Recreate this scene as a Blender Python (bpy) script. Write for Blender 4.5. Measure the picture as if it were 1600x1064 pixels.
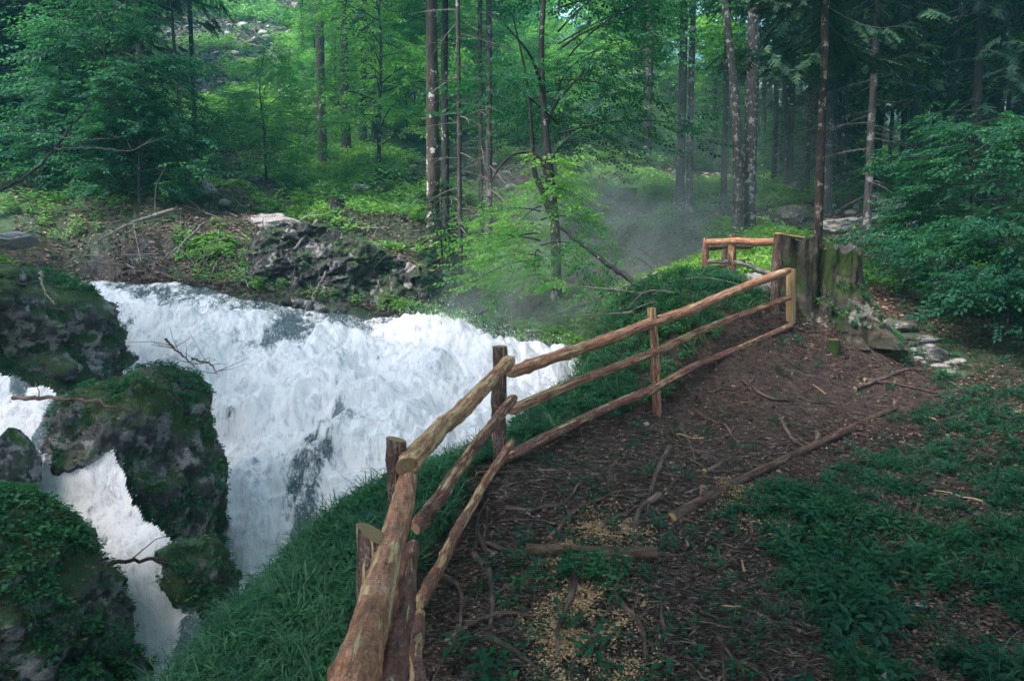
import bpy, math, random
import numpy as np
from mathutils import Vector
R=math.radians
rng=np.random.default_rng(7); random.seed(7)
for o in list(bpy.data.objects): bpy.data.objects.remove(o)
S=bpy.context.scene; COL=S.collection
# ------------------------------------------------------------------ camera, sky, sun, exposure
EYE=1.75; PITCH=6.06; FPX=1244.0
cam=bpy.data.objects.new('camera',bpy.data.cameras.new('camera')); COL.objects.link(cam)
cam.data.lens=28.0; cam.data.sensor_width=36.0; cam.data.clip_end=1200; cam.data.clip_start=0.05
cam.location=(0,0,EYE); cam.rotation_euler=(R(90-PITCH),0,0); S.camera=cam
SUN_EL=56; SUN_ROT=-125      # degrees; azimuth measured from +Y towards +X (sky) 
w=bpy.data.worlds.new('World'); S.world=w; w.use_nodes=True
nt=w.node_tree; nt.nodes.clear()
sky=nt.nodes.new('ShaderNodeTexSky'); sky.sky_type='NISHITA'; sky.sun_disc=False
sky.sun_elevation=R(SUN_EL); sky.sun_rotation=R(SUN_ROT); sky.air_density=1.0; sky.dust_density=3.0; sky.ozone_density=1.0
bg=nt.nodes.new('ShaderNodeBackground'); bg.inputs[1].default_value=0.15
wo=nt.nodes.new('ShaderNodeOutputWorld')
hs=nt.nodes.new('ShaderNodeHueSaturation'); hs.inputs['Saturation'].default_value=0.95   # overcast: the cloud layer greys the blue
nt.links.new(sky.outputs[0],hs.inputs['Color']); nt.links.new(hs.outputs[0],bg.inputs[0]); nt.links.new(bg.outputs[0],wo.inputs[0])
sl=bpy.data.lights.new('sun','SUN'); sl.energy=1.5; sl.angle=R(20); sl.color=(1,0.90,0.87)
so=bpy.data.objects.new('sun',sl); COL.objects.link(so)
a=R(SUN_ROT); e=R(SUN_EL)
sd=Vector((math.sin(a)*math.cos(e),math.cos(a)*math.cos(e),math.sin(e)))
so.rotation_euler=sd.to_track_quat('Z','Y').to_euler(); so.location=(0,0,60)
S.view_settings.view_transform='Standard'; S.view_settings.look='None'; S.view_settings.gamma=1.0
S.view_settings.exposure=2.3
S.render.engine='CYCLES'
S.cycles.max_bounces=6; S.cycles.diffuse_bounces=3; S.cycles.glossy_bounces=2; S.cycles.transmission_bounces=3
S.cycles.transparent_max_bounces=6; S.cycles.volume_bounces=2; S.cycles.volume_step_rate=2.0
S.cycles.use_denoising=True; S.cycles.caustics_reflective=False; S.cycles.caustics_refractive=False
# ------------------------------------------------------------------ numeric helpers
CT,ST=math.cos(R(PITCH)),math.sin(R(PITCH))
def P(px,py,Y):
    "photo direction at forward distance Y -> world point"
    u=(px-800)/FPX; v=(532-py)/FPX; t=Y/(CT+v*ST)
    return (u*t, Y, EYE+t*(-ST+v*CT))
def X(px,Y): return P(px,400,Y)[0]
def hsh(ix,iy,iz,s):
    h=(ix.astype(np.int64)*374761393+iy.astype(np.int64)*668265263+iz.astype(np.int64)*2147483647+s*974634777)&0xffffffff
    h=((h^(h>>13))*1274126177)&0xffffffff
    h=((h^(h>>16))*2246822519)&0xffffffff
    return ((h^(h>>15))&0xffffff)/float(0xffffff)
def vn3(x,y,z,s=0):
    x,y,z=np.broadcast_arrays(np.asarray(x,float),np.asarray(y,float),np.asarray(z,float))
    ix,iy,iz=np.floor(x),np.floor(y),np.floor(z); fx,fy,fz=x-ix,y-iy,z-iz
    fx=fx*fx*(3-2*fx); fy=fy*fy*(3-2*fy); fz=fz*fz*(3-2*fz)
    r=0
    for a_ in (0,1):
        for b_ in (0,1):
            for c_ in (0,1):
                r=r+hsh(ix+a_,iy+b_,iz+c_,s)*(fx if a_ else 1-fx)*(fy if b_ else 1-fy)*(fz if c_ else 1-fz)
    return r*2-1
def fbm(x,y,z=0.0,o=4,s=0,g=0.5):
    r=0;a_=1.0;f=1.0
    for k in range(o):
        r=r+a_*vn3(np.asarray(x)*f+k*17.3,np.asarray(y)*f-k*9.1,np.asarray(z)*f+k*3.7,s+k); a_*=g; f*=2.03
    return r
def sst(a_,b_,x):
    t=np.clip((x-a_)/(b_-a_),0,1); return t*t*(3-2*t)
def sq(v,n):
    "soft quantise: flat ledges joined by short steep steps"
    v=v*n; f=np.floor(v); return (f+sst(0.3,0.7,v-f))/n
class RBF:
    def __init__(s,pts,c=0.6,lam=1e-3):
        p=np.array(pts,float); s.c=c; n=len(p); s.xy=p[:,:2]
        A=np.sqrt(((s.xy[:,None]-s.xy[None])**2).sum(-1)+c*c)+(-lam)*np.eye(n)
        B=np.hstack([np.ones((n,1)),s.xy]); M=np.zeros((n+3,n+3)); M[:n,:n]=A; M[:n,n:]=B; M[n:,:n]=B.T
        s.w=np.linalg.solve(M,np.concatenate([p[:,2],np.zeros(3)])); s.n=n
    def __call__(s,x,y):
        x=np.asarray(x,float); sh=x.shape; x=x.ravel(); y=np.asarray(y,float).ravel(); out=np.empty(len(x))
        for i in range(0,len(x),40000):
            xs,ys=x[i:i+40000],y[i:i+40000]
            k=np.sqrt((xs[:,None]-s.xy[:,0])**2+(ys[:,None]-s.xy[:,1])**2+s.c**2)
            out[i:i+40000]=k@s.w[:s.n]+s.w[s.n]+s.w[s.n+1]*xs+s.w[s.n+2]*ys
        return out.reshape(sh)
def sdpoly(x,y,poly):
    "signed distance, positive inside"
    x=np.asarray(x,float);y=np.asarray(y,float); d=np.full(x.shape,1e9); ins=np.zeros(x.shape,bool)
    n=len(poly)
    for i in range(n):
        x1,y1=poly[i];x2,y2=poly[(i+1)%n]; dx,dy=x2-x1,y2-y1
        t=np.clip(((x-x1)*dx+(y-y1)*dy)/(dx*dx+dy*dy+1e-12),0,1)
        d=np.minimum(d,np.hypot(x-x1-t*dx,y-y1-t*dy))
        c=((y1>y)!=(y2>y)); 
        with np.errstate(divide='ignore',invalid='ignore'):
            xi=(x2-x1)*(y-y1)/((y2-y1) if y2!=y1 else 1e-9)+x1
        ins^=(c&(x<xi))
    return np.where(ins,d,-d)
def sdline(x,y,pl):
    x=np.asarray(x,float);y=np.asarray(y,float); d=np.full(x.shape,1e9)
    for i in range(len(pl)-1):
        x1,y1=pl[i];x2,y2=pl[i+1]; dx,dy=x2-x1,y2-y1
        t=np.clip(((x-x1)*dx+(y-y1)*dy)/(dx*dx+dy*dy+1e-12),0,1)
        d=np.minimum(d,np.hypot(x-x1-t*dx,y-y1-t*dy))
    return d
# ------------------------------------------------------------------ terrain
GP=[P(*q) for q in [
 (900,1064,3.25),(1200,1064,3.3),(1500,1064,3.5),(700,1000,3.7),(660,960,4.1),(900,880,4.4),(1000,700,6.8),(1200,600,8.6),(1300,520,10.2),
 (1030,650,8.1),(1240,510,10),(1000,760,5.8),(850,760,5.8),(800,715,6.9),(720,850,5.15),(1055,805,5.4),(1275,695,7.4),(1395,640,9),
 (1150,870,4.9),(1300,810,5.6),(1450,730,7.2),(1500,650,8.6),(1590,600,9.8),(1590,900,4.6),(1590,700,7.5),
 (1440,560,10.5),(1400,500,12.5),(1550,520,12.5),(1600,470,15),(1350,430,16),(1450,430,18),(1330,330,24),(1210,320,25),(1270,290,30),(1400,340,26),
 (1500,300,35),(1590,290,40),(1090,446,13.2),(1150,452,12.6),(1155,375,19),(1160,425,14.5),(1100,345,22),(1000,345,24),(1000,272,36),(940,330,27),(900,400,21),(870,360,23),
 (870,482,16.4),(950,440,18),(1000,420,18),(830,525,16),(760,500,16.7),(720,482,17),(675,412,20),(765,412,20),(600,398,20),(600,340,23.5),(560,300,28),
 (508,270,33),(450,310,26),(400,300,27),(325,275,28),(400,348,21),(420,340,20),(440,405,18.5),(550,405,18.5),(600,425,18.3),
 (550,490,17.2),(650,507,16.7),(450,465,17.2),(350,455,17.4),(250,440,17.6),(150,430,17.8),(200,370,18.6),(300,350,19.5),(300,400,18.4),(200,300,21),(100,330,20.5),
 (150,250,26),(0,380,17),(0,300,22),(0,200,35),(450,200,42),(480,130,50),(400,60,60),(350,0,70),(300,180,45),(200,100,55),(0,50,60),
 (700,270,34),(800,272,34),(900,240,42),(750,180,60),(900,130,85),(1000,200,60),(1100,240,48),(1200,230,50),(1200,165,90),(1400,220,70),(1590,220,70),
 # grass bank crest left of the fence
 (1060,455,12.8),(1000,492,10.8),(930,548,9.6),(900,602,9.0),(850,637,8.4),(770,692,7.4),(720,706,7.1),(600,772,6.1),(520,832,5.3),(400,960,4.25),(300,1064,3.85),
 (200,620,12.2),(260,700,10.6),(270,800,9.5),(300,900,8.7),(300,1000,7.8),(290,1064,7.2),(180,660,10.5),
 # far side of the gorge in the mist
 (900,545,14.8),(960,505,14.6),
 # lower left bank
 (0,790,7.4),(60,850,7.3),(60,970,6.6),(120,1010,6.6),(0,1064,5.7),(90,900,7.2),
 (0,430,11.5),(90,480,11.8),(0,600,10.4),
 ]]
E=EYE
GP+=[(x,y,z+E) for x,y,z in [(-1.5,8.5,-4.7),(-0.5,9.5,-4.4),(0.5,10.3,-4.0),(1.6,11.8,-3.0),(2.1,13.2,-2.0),(-2.9,7,-5.2),(-3.3,5.0,-5.4),
 (-1.9,6.0,-3.4),(-1.5,6.9,-3.4),(-2.5,4.6,-3.6),(-0.75,8.0,-2.9),(0.0,9.2,-2.9),(0.8,10.2,-2.3),(1.8,11.6,-2.0),
 (0,-8,-2.0),(-3,-6,-2.4),(8,-8,-2.0),(0,0,-1.78),(2.5,0.5,-1.8),(6,0.5,-1.9),(-1.4,0,-2.0),(-3,1.5,-3.6),(-5,3,-5),(-9,0,-4.2),(-9,5,-3.2),(12,4,-2.0),(14,10,-1.5),
 (-14,10,-0.2),(-16,16,1.0),(-30,20,6),(-40,50,20),(25,10,0.2),(35,25,4),(-60,110,55),(0,120,36),(50,120,20),(100,60,16),(-100,60,45),(-90,140,80),(-25,130,48),(30,180,40),(100,180,40),
 (-70,0,20),(80,0,3),(0,-40,0),(-60,-40,8),(60,-40,0)]]
base=RBF(GP,0.5)
WP=[P(*q) for q in [(130,452,16.6),(250,462,15.9),(350,477,15.3),(480,488,15.8),(520,500,15.4),(600,515,15.2),(700,528,14.8),(830,545,14.2),
 (160,585,13.4),(300,560,13.1),(450,600,12.6),(600,620,12.1),(750,620,12.2),(850,600,12.6),(350,700,11.3),(500,760,10.5),(650,750,10.4),(400,850,9.8),(380,960,9.2),(260,500,14.6),(400,520,14.3),(560,560,13.4)]]
WP+=[(x,y,z+E) for x,y,z in [(-3.2,7,-5.15),(-1.6,8.4,-4.5),(0.4,10.6,-3.5),(-3.6,5,-5.5),(-9,18.5,-0.7),(-4,17.5,-1.05),(0,16.5,-1.5)]]
wat=RBF(WP,0.6)
WPOLY=[P(*q)[:2] for q in [(120,449,17.2),(150,500,14.8),(155,560,13.6),(200,590,12.9),(290,605,12.2),(300,640,11.6),(330,700,10.9),(345,760,10.3),(350,850,9.7),(350,950,9.1)]]
WPOLY+=[P(362,1010,8.6)[:2],P(335,1080,7.8)[:2],(-3.5,5.6),(-2.9,5.0),(-2.4,6.8),(-1.5,8.0),(-0.4,9.0),(0.5,10.4),(1.1,12.2),(0.9,13.8)]
WPOLY+=[P(*q)[:2] for q in [(830,540,14.6),(700,523,15.5),(600,506,16.2),(480,482,16.6),(350,465,16.6),(250,452,17)]]
SP=[P(*q) for q in [(0,690,9.0),(60,690,8.9),(100,720,8.6),(170,790,8.2),(210,850,7.8),(225,900,7.5),(260,980,7.2),(285,1064,6.8),(50,720,8.7)]]+[(-3.6,6.1,-5.2+E),(-7.5,9.4,-1.9+E),(-9,9.6,-1.9+E)]
swat=RBF(SP,0.4)
SPOLY=[(-9,9.9),(-7.2,9.7)]+[P(*q)[:2] for q in [(0,648,9.4),(40,655,9.3),(95,690,9.0),(132,740,8.7),(165,800,8.3),(182,860,8.0),(212,910,7.7),(262,965,7.4),(298,1064,6.8)]]+[(-3.2,6.0),(-4.2,5.8)]
SPOLY+=[P(*q)[:2] for q in [(236,1064,6.6),(225,980,7.0),(196,900,7.3),(140,830,7.8),(92,770,8.2),(60,745,8.5),(0,765,8.6)]]+[(-9,8.9)]
FENCE=[(-0.75,0.6),(-0.66,2.4),(-0.57,3.95),(-0.11,6.8),(1.43,8.1),(3.35,10.0)]
PATH=[(0.6,-3),(0.6,2),(0.55,4.4),(0.6,5.8),(1.35,7.0),(2.85,8.6),(4.4,10.0),(5.5,12.0),(6.6,15),(8.0,18),(9.2,23),(8.0,30)]
EDGE=[P(1050,802,5.35)[:2],P(1275,692,7.4)[:2],P(1398,638,9.0)[:2]]
def masks(x,y):
    n=fbm(x*0.9,y*0.9,0,3,31)
    dp=sdline(x,y,PATH); wd=np.interp(y,[0,4.4,5.8,7,8.6,10,12,14],[1.2,1.1,1.0,1.15,1.05,0.85,0.55,0.45])
    path=1-sst(0.75,1.25,dp/wd+0.28*n)
    dw=sdpoly(x,y,WPOLY); ds=sdpoly(x,y,SPOLY)
    return path,dw,ds
def height(x,y):
    x=np.asarray(x,float);y=np.asarray(y,float)
    g=base(x,y); h=1e-2
    dist=np.hypot(x,y)
    path,dw,ds=masks(x,y)
    sl=np.hypot(base(x+0.15,y)-g,base(x,y+0.15)-g)/0.15
    steep=sst(0.55,1.3,sl)
    far=sst(12,30,y)
    n=fbm(x*0.45,y*0.45,0,3,1)*(0.07+0.5*far)*(1-0.6*path)+fbm(x*2.2,y*2.2,0,4,5)*(0.035+0.06*steep+0.07*far)*(1-0.35*path)
    rid=(1-np.abs(fbm(x*1.3,y*1.3,g*1.6,4,11)))
    cliff=steep*sst(14,16,y)*(1-sst(22,30,y))+0.35*steep*(x<-3)
    g=g+n+cliff*(0.55*(rid-0.6)+0.22*np.abs(fbm(x*4,y*4,g*5,3,13)))
    g=g+fbm(x*9,y*9,0,3,21)*0.012*(1-far)
    for (sd,f,ma,mb) in ((dw,wat,0.5,1.25),(ds,swat,0.04,0.3)):
        near=sd>-1.3
        if near.any():
            wv=np.where(near,f(x,y),0); t=sst(-0.16,0.08,sd)
            inn=np.minimum(g,wv-0.3); out=np.maximum(g,wv+0.12-3*sst(ma,mb,-sd))
            g=np.where(near,out*(1-t)+inn*t,g)
    return g
def hz(x,y): return float(height(np.array([x]),np.array([y]))[0])
def hit(px,py,y0=1.5,y1=90):
    "where a photo direction meets the ground"
    Ys=np.geomspace(y0,y1,700); p=np.array([P(px,py,q) for q in Ys]); g=height(p[:,0],p[:,1])
    i=np.argmax(p[:,2]<g); return p[i][0],p[i][1],g[i]
# ------------------------------------------------------------------ mesh helpers
def mesh(name,V,F,mats,parent=None,attrs=None,smooth=True,mi=None,link=True):
    V=np.asarray(V,np.float32); me=bpy.data.meshes.new(name)
    Fs=[np.asarray(f,np.int32) for f in (F if isinstance(F,list) else [F]) if len(f)]
    me.vertices.add(len(V)); me.vertices.foreach_set('co',V.ravel())
    nl=sum(f.size for f in Fs); nf=sum(len(f) for f in Fs)
    me.loops.add(nl); me.loops.foreach_set('vertex_index',np.concatenate([f.ravel() for f in Fs]))
    me.polygons.add(nf); tot=np.concatenate([np.full(len(f),f.shape[1],np.int32) for f in Fs])
    me.polygons.foreach_set('loop_start',np.concatenate([[0],np.cumsum(tot)[:-1]]).astype(np.int32))
    me.polygons.foreach_set('loop_total',tot)
    me.polygons.foreach_set('use_smooth',np.full(nf,smooth))
    mats=mats if isinstance(mats,(list,tuple)) else [mats]
    for m in mats: me.materials.append(m)
    if mi is not None: me.polygons.foreach_set('material_index',np.asarray(mi,np.int32))
    for k,v in (attrs or {}).items():
        v=np.asarray(v,np.float32)
        at=me.attributes.new(k,'FLOAT_VECTOR' if v.ndim==2 else 'FLOAT','POINT')
        at.data.foreach_set('vector' if v.ndim==2 else 'value',v.ravel())
    me.update(calc_edges=True)
    o=bpy.data.objects.new(name,me)
    if link: COL.objects.link(o)
    if parent: o.parent=parent
    return o
def tag(o,label=None,cat=None,group=None,kind=None):
    if label: o['label']=label
    if cat: o['category']=cat
    if group: o['group']=group
    if kind: o['kind']=kind
    return o
def empty(name,loc,label,cat,group=None,rz=0):
    o=bpy.data.objects.new(name,None); COL.objects.link(o); o.location=loc; o.rotation_euler=(0,0,rz); o.empty_display_size=0.2
    return tag(o,label,cat,group)
def join(parts):
    "parts: list of (V,F,attrs dict)"
    Vs=[];F3=[];F4=[];A={};n=0
    for V,F,at in parts:
        Vs.append(V)
        for f in (F if isinstance(F,list) else [F]):
            if len(f)==0: continue
            f=np.asarray(f); (F3 if f.shape[1]==3 else F4).append(f+n)
        for k,v in at.items(): A.setdefault(k,[]).append(v)
        n+=len(V)
    F=[]
    if F3: F.append(np.vstack(F3))
    if F4: F.append(np.vstack(F4))
    return np.vstack(Vs),F,{k:np.concatenate(v) for k,v in A.items()}
def catmull(pts,n):
    p=np.array(pts,float)
    if len(p)==2: t=np.linspace(0,1,n)[:,None]; return p[0]*(1-t)+p[1]*t
    p=np.vstack([2*p[0]-p[1],p,2*p[-1]-p[-2]]); m=len(p)-3; ts=np.linspace(0,m-1e-6,n); out=[]
    for t in ts:
        i=int(t); f=t-i; a_,b_,c_,d_=p[i:i+4]
        out.append(0.5*((2*b_)+(-a_+c_)*f+(2*a_-5*b_+4*c_-d_)*f*f+(-a_+3*b_-3*c_+d_)*f**3))
    return np.array(out)
def tube(path,rad,k=8,noise=0.0,nf=3.0,caps=True,seed=0,tilt0=0.0,tilt1=0.0,sq=0.0):
    "tapering tube with irregular surface; attribute lp = (cos, sin, length) for bark, cap = 1 on cut ends"
    p=np.asarray(path,float); n=len(p); rad=np.broadcast_to(np.asarray(rad,float),(n,)) if np.ndim(rad)<1 or len(rad)!=n else np.asarray(rad,float)
    T=np.gradient(p,axis=0); T/=np.linalg.norm(T,axis=1)[:,None]+1e-12
    up=np.array([0,0,1.0]) if abs(T[:,2]).mean()<0.8 else np.array([0,1.0,0])
    A=np.cross(T,up); A/=np.linalg.norm(A,axis=1)[:,None]; B=np.cross(A,T)
    L=np.concatenate([[0],np.cumsum(np.linalg.norm(np.diff(p,axis=0),axis=1))])
    th=np.linspace(0,2*np.pi,k,endpoint=False); c,s=np.cos(th),np.sin(th)
    r=rad[:,None]*np.ones(k)
    if noise: r=r*(1+noise*fbm(c[None]*nf*0.5+seed*3.1,s[None]*nf*0.5,L[:,None]*nf*0.6,3,seed))
    if sq: r=r*(1-sq*np.abs(np.sin(2*th))[None])
    V=p[:,None]+A[:,None]*(r*c)[...,None]+B[:,None]*(r*s)[...,None]
    if tilt0: V[0]+=T[0]*(c*tilt0*rad[0])[:,None]
    if tilt1: V[-1]+=T[-1]*(c*tilt1*rad[-1])[:,None]
    V=V.reshape(-1,3); i=np.arange(n-1)[:,None]*k; j=np.arange(k)[None]; j2=(j+1)%k
    F=np.stack([i+j,i+j2,i+k+j2,i+k+j],-1).reshape(-1,4)
    lp=np.stack([np.broadcast_to(c,(n,k))*1.0,np.broadcast_to(s,(n,k))*1.0,np.broadcast_to(L[:,None],(n,k))+seed*7.3],-1).reshape(-1,3)
    lp[:,:2]*=np.repeat(rad,k)[:,None]
    cap=np.zeros(len(V)); parts=[(V,F,{'lp':lp,'cap':cap})]
    if caps:
        for e_,row in ((0,V[:k]),(1,V[-k:])):
            cc=row.mean(0); dirn=-T[0] if e_==0 else T[-1]
            ring=np.vstack([row+dirn*0.0005,cc+(row-cc)*0.5+dirn*0.002,cc[None]+dirn*0.003])
            q=np.arange(k); q2=(q+1)%k
            f4=np.stack([q,q2,k+q2,k+q],-1); f3=np.stack([k+q,k+q2,np.full(k,2*k)],-1)
            if e_==0: pass
            else: f4=f4[:,::1]
            rr=np.linalg.norm(ring-cc,axis=1)
            parts.append((ring,[f4,f3],{'lp':np.stack([rr,rr*0,rr*0+seed],-1),'cap':np.ones(len(ring))}))
    return join(parts)
def inst(TV,TF,M,loc,rnd=None,extra=None):
    k=len(loc); n=len(TV)
    V=np.einsum('kij,nj->kni',M,TV)+loc[:,None]
    F=(TF[None]+(np.arange(k)*n)[:,None,None]).reshape(-1,TF.shape[1])
    r=np.repeat(rng.random(k) if rnd is None else rnd,n)
    if extra is not None: r=np.clip(r+np.tile(extra,k),0,1)
    return V.reshape(-1,3),F,{'rnd':r}
def frames(fwd,up,scale):
    f=fwd/np.linalg.norm(fwd,axis=1)[:,None]; s=np.cross(up,f); s/=np.linalg.norm(s,axis=1)[:,None]+1e-9; u=np.cross(f,s)
    return np.stack([f,s,u],-1)*np.asarray(scale)[:,None,None]     # local x=forward, y=side, z=up
def yawm(a_,sc,tx=None,ty=None):
    k=len(a_); f=np.stack([np.cos(a_),np.sin(a_),np.zeros(k) if tx is None else tx],-1)
    up=np.stack([np.zeros(k) if ty is None else ty,np.zeros(k),np.ones(k)],-1)
    return frames(f,up,sc)
# ------------------------------------------------------------------ materials
def newmat(name):
    m=bpy.data.materials.new(name); m.use_nodes=True; nt=m.node_tree; nt.nodes.clear()
    return m,nt,nt.nodes.new('ShaderNodeOutputMaterial')
class N:
    def __init__(s,nt): s.nt=nt
    def n(s,t,**kw):
        o=s.nt.nodes.new(t)
        for k,v in kw.items():
            if k.startswith('i_'):
                key=k[2:]; key=int(key) if key.isdigit() else key.replace('_',' ')
                if hasattr(v,'is_linked') : s.nt.links.new(v,o.inputs[key])
                else: o.inputs[key].default_value=v
            else: setattr(o,k,v)
        return o
    def attr(s,nm,vec=False): return s.n('ShaderNodeAttribute',attribute_name=nm).outputs['Vector' if vec else 'Fac']
    def noise(s,vec,sc,det=4,rough=0.6,dist=0.0):
        o=s.n('ShaderNodeTexNoise'); s.nt.links.new(vec,o.inputs['Vector']); o.inputs['Scale'].default_value=sc; o.inputs['Detail'].default_value=det
        o.inputs['Roughness'].default_value=rough; o.inputs['Distortion'].default_value=dist; return o.outputs['Fac']
    def ramp(s,fac,stops,interp='LINEAR'):
        o=s.n('ShaderNodeValToRGB'); s.nt.links.new(fac,o.inputs[0]); cr=o.color_ramp; cr.interpolation=interp
        while len(cr.elements)<len(stops): cr.elements.new(0.5)
        for el,(p,c) in zip(cr.elements,stops): el.position=p; el.color=(*c,1) if len(c)==3 else c
        return o.outputs[0]
    def mix(s,f,a_,b_,mode='MIX'):
        o=s.n('ShaderNodeMix',data_type='RGBA',blend_type=mode)
        for sock,v in ((o.inputs[0],f),(o.inputs[6],a_),(o.inputs[7],b_)):
            if hasattr(v,'is_linked'): s.nt.links.new(v,sock)
            else: sock.default_value=v if not isinstance(v,tuple) else (*v,1)
        return o.outputs[2]
    def math(s,op,a_,b_=0.0,cl=False):
        o=s.n('ShaderNodeMath',operation=op,use_clamp=cl)
        for sock,v in ((o.inputs[0],a_),(o.inputs[1],b_)):
            if hasattr(v,'is_linked'): s.nt.links.new(v,sock)
            else: sock.default_value=v
        return o.outputs[0]
    def mapr(s,v,a_,b_,c=0.0,d=1.0):
        o=s.n('ShaderNodeMapRange',interpolation_type='SMOOTHSTEP'); s.nt.links.new(v,o.inputs[0])
        for i,q in enumerate((a_,b_,c,d)): o.inputs[i+1].default_value=q
        return o.outputs[0]
    def scale(s,vec,sc):
        o=s.n('ShaderNodeVectorMath',operation='MULTIPLY'); s.nt.links.new(vec,o.inputs[0]); o.inputs[1].default_value=sc; return o.outputs[0]
    def bsdf(s,out,col,rough=0.8,bump=None,bs=0.3,bd=0.02,spec=0.3,**kw):
        b=s.n('ShaderNodeBsdfPrincipled')
        for k,v in (('Base Color',col),('Roughness',rough),('Specular IOR Level',spec)):
            if hasattr(v,'is_linked'): s.nt.links.new(v,b.inputs[k])
            else: b.inputs[k].default_value=(*v,1) if isinstance(v,tuple) else v
        if bump is not None:
            u=s.n('ShaderNodeBump'); u.inputs['Strength'].default_value=bs; u.inputs['Distance'].default_value=bd
            s.nt.links.new(bump,u.inputs['Height']); s.nt.links.new(u.outputs[0],b.inputs['Normal'])
        for k,v in kw.items(): b.inputs[k.replace('_',' ')].default_value=v
        s.nt.links.new(b.outputs[0],out.inputs[0]); return b
def leafmat(name,c0,c1,c2,trans=0.4,rough=0.45):
    m,nt,out=newmat(name); q=N(nt)
    info=q.n('ShaderNodeObjectInfo').outputs['Random']
    r=q.math('ADD',q.math('MULTIPLY',q.attr('rnd'),0.7),q.math('MULTIPLY',info,0.3))
    c=q.ramp(r,[(0.05,c0),(0.5,c1),(0.95,c2)])
    b=q.n('ShaderNodeBsdfPrincipled'); nt.links.new(c,b.inputs['Base Color']); b.inputs['Roughness'].default_value=rough; b.inputs['Specular IOR Level'].default_value=0.15
    t=q.n('ShaderNodeBsdfTranslucent'); nt.links.new(q.mix(1.0,c,(1.3,1.5,0.7),'MULTIPLY'),t.inputs[0])
    mx=q.n('ShaderNodeMixShader'); mx.inputs[0].default_value=trans
    nt.links.new(b.outputs[0],mx.inputs[1]); nt.links.new(t.outputs[0],mx.inputs[2]); nt.links.new(mx.outputs[0],out.inputs[0]); return m
M={}
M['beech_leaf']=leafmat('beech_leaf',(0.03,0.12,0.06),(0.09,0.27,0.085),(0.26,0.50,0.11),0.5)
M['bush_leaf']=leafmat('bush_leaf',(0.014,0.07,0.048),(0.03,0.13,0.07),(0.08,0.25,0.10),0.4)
M['needle']=leafmat('needle',(0.012,0.04,0.03),(0.022,0.065,0.042),(0.045,0.10,0.05),0.2,0.6)
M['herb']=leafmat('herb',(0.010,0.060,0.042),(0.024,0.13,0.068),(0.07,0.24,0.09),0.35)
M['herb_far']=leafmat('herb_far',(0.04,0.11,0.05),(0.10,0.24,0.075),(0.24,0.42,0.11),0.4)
M['grass']=leafmat('grass_blade',(0.015,0.065,0.045),(0.035,0.12,0.07),(0.13,0.25,0.13),0.3)
def litter(name,stops,rough=0.8):
    m,nt,out=newmat(name); q=N(nt); q.bsdf(out,q.ramp(q.attr('rnd'),stops),rough); return m
M['litter']=litter('dead_leaf',[(0.0,(0.02,0.013,0.011)),(0.5,(0.07,0.04,0.034)),(0.8,(0.16,0.095,0.075)),(0.98,(0.32,0.21,0.16))],0.5)
M['chip']=litter('wood_chip',[(0.0,(0.20,0.115,0.065)),(0.5,(0.42,0.26,0.14)),(1.0,(0.66,0.48,0.29))],0.8)
M['twig']=litter('twig',[(0.0,(0.03,0.022,0.02)),(0.6,(0.10,0.08,0.07)),(1.0,(0.28,0.23,0.2))],0.8)
def ground_mat():
    m,nt,out=newmat('ground'); q=N(nt); g=q.n('ShaderNodeNewGeometry'); pos=g.outputs['Position']
    n1=q.noise(pos,1.1,6,0.65); n2=q.noise(pos,7,6,0.7); n3=q.noise(pos,38,5,0.7); n0=q.noise(pos,0.3,4,0.6)
    soil=q.ramp(n2,[(0.25,(0.016,0.010,0.010)),(0.5,(0.055,0.035,0.034)),(0.72,(0.15,0.10,0.092))])
    speck=q.ramp(n3,[(0.3,(0.35,0.3,0.3)),(0.55,(0.9,0.85,0.85)),(0.75,(1.9,1.7,1.6))])
    soil=q.mix(0.8,soil,speck,'MULTIPLY')
    lit=q.ramp(n3,[(0.3,(0.05,0.03,0.025)),(0.5,(0.13,0.08,0.06)),(0.68,(0.26,0.17,0.13))])
    moss=q.ramp(n2,[(0.3,(0.012,0.03,0.016)),(0.5,(0.03,0.075,0.03)),(0.72,(0.08,0.15,0.045))])
    moss=q.mix(0.6,moss,speck,'MULTIPLY')
    rock=q.ramp(n2,[(0.3,(0.02,0.02,0.022)),(0.55,(0.07,0.065,0.068)),(0.72,(0.30,0.27,0.27))])
    c=q.mix(q.attr('litter'),soil,lit)
    gm=q.math('MULTIPLY',q.mapr(q.math('ADD',q.math('ADD',q.math('MULTIPLY',n1,0.6),q.math('MULTIPLY',n2,0.5)),q.math('MULTIPLY',q.attr('green'),0.5)),0.66,0.82),1.0,True)
    c=q.mix(gm,c,moss)
    c=q.mix(q.math('MULTIPLY',q.attr('rock'),q.mapr(n1,0.42,0.58)),c,rock)
    h=q.math('ADD',q.math('MULTIPLY',n2,0.6),q.math('MULTIPLY',n3,0.4))
    q.bsdf(out,c,q.mapr(n1,0.3,0.7,0.5,0.95),h,1.0,0.09,spec=0.35); return m
M['ground']=ground_mat()
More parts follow.
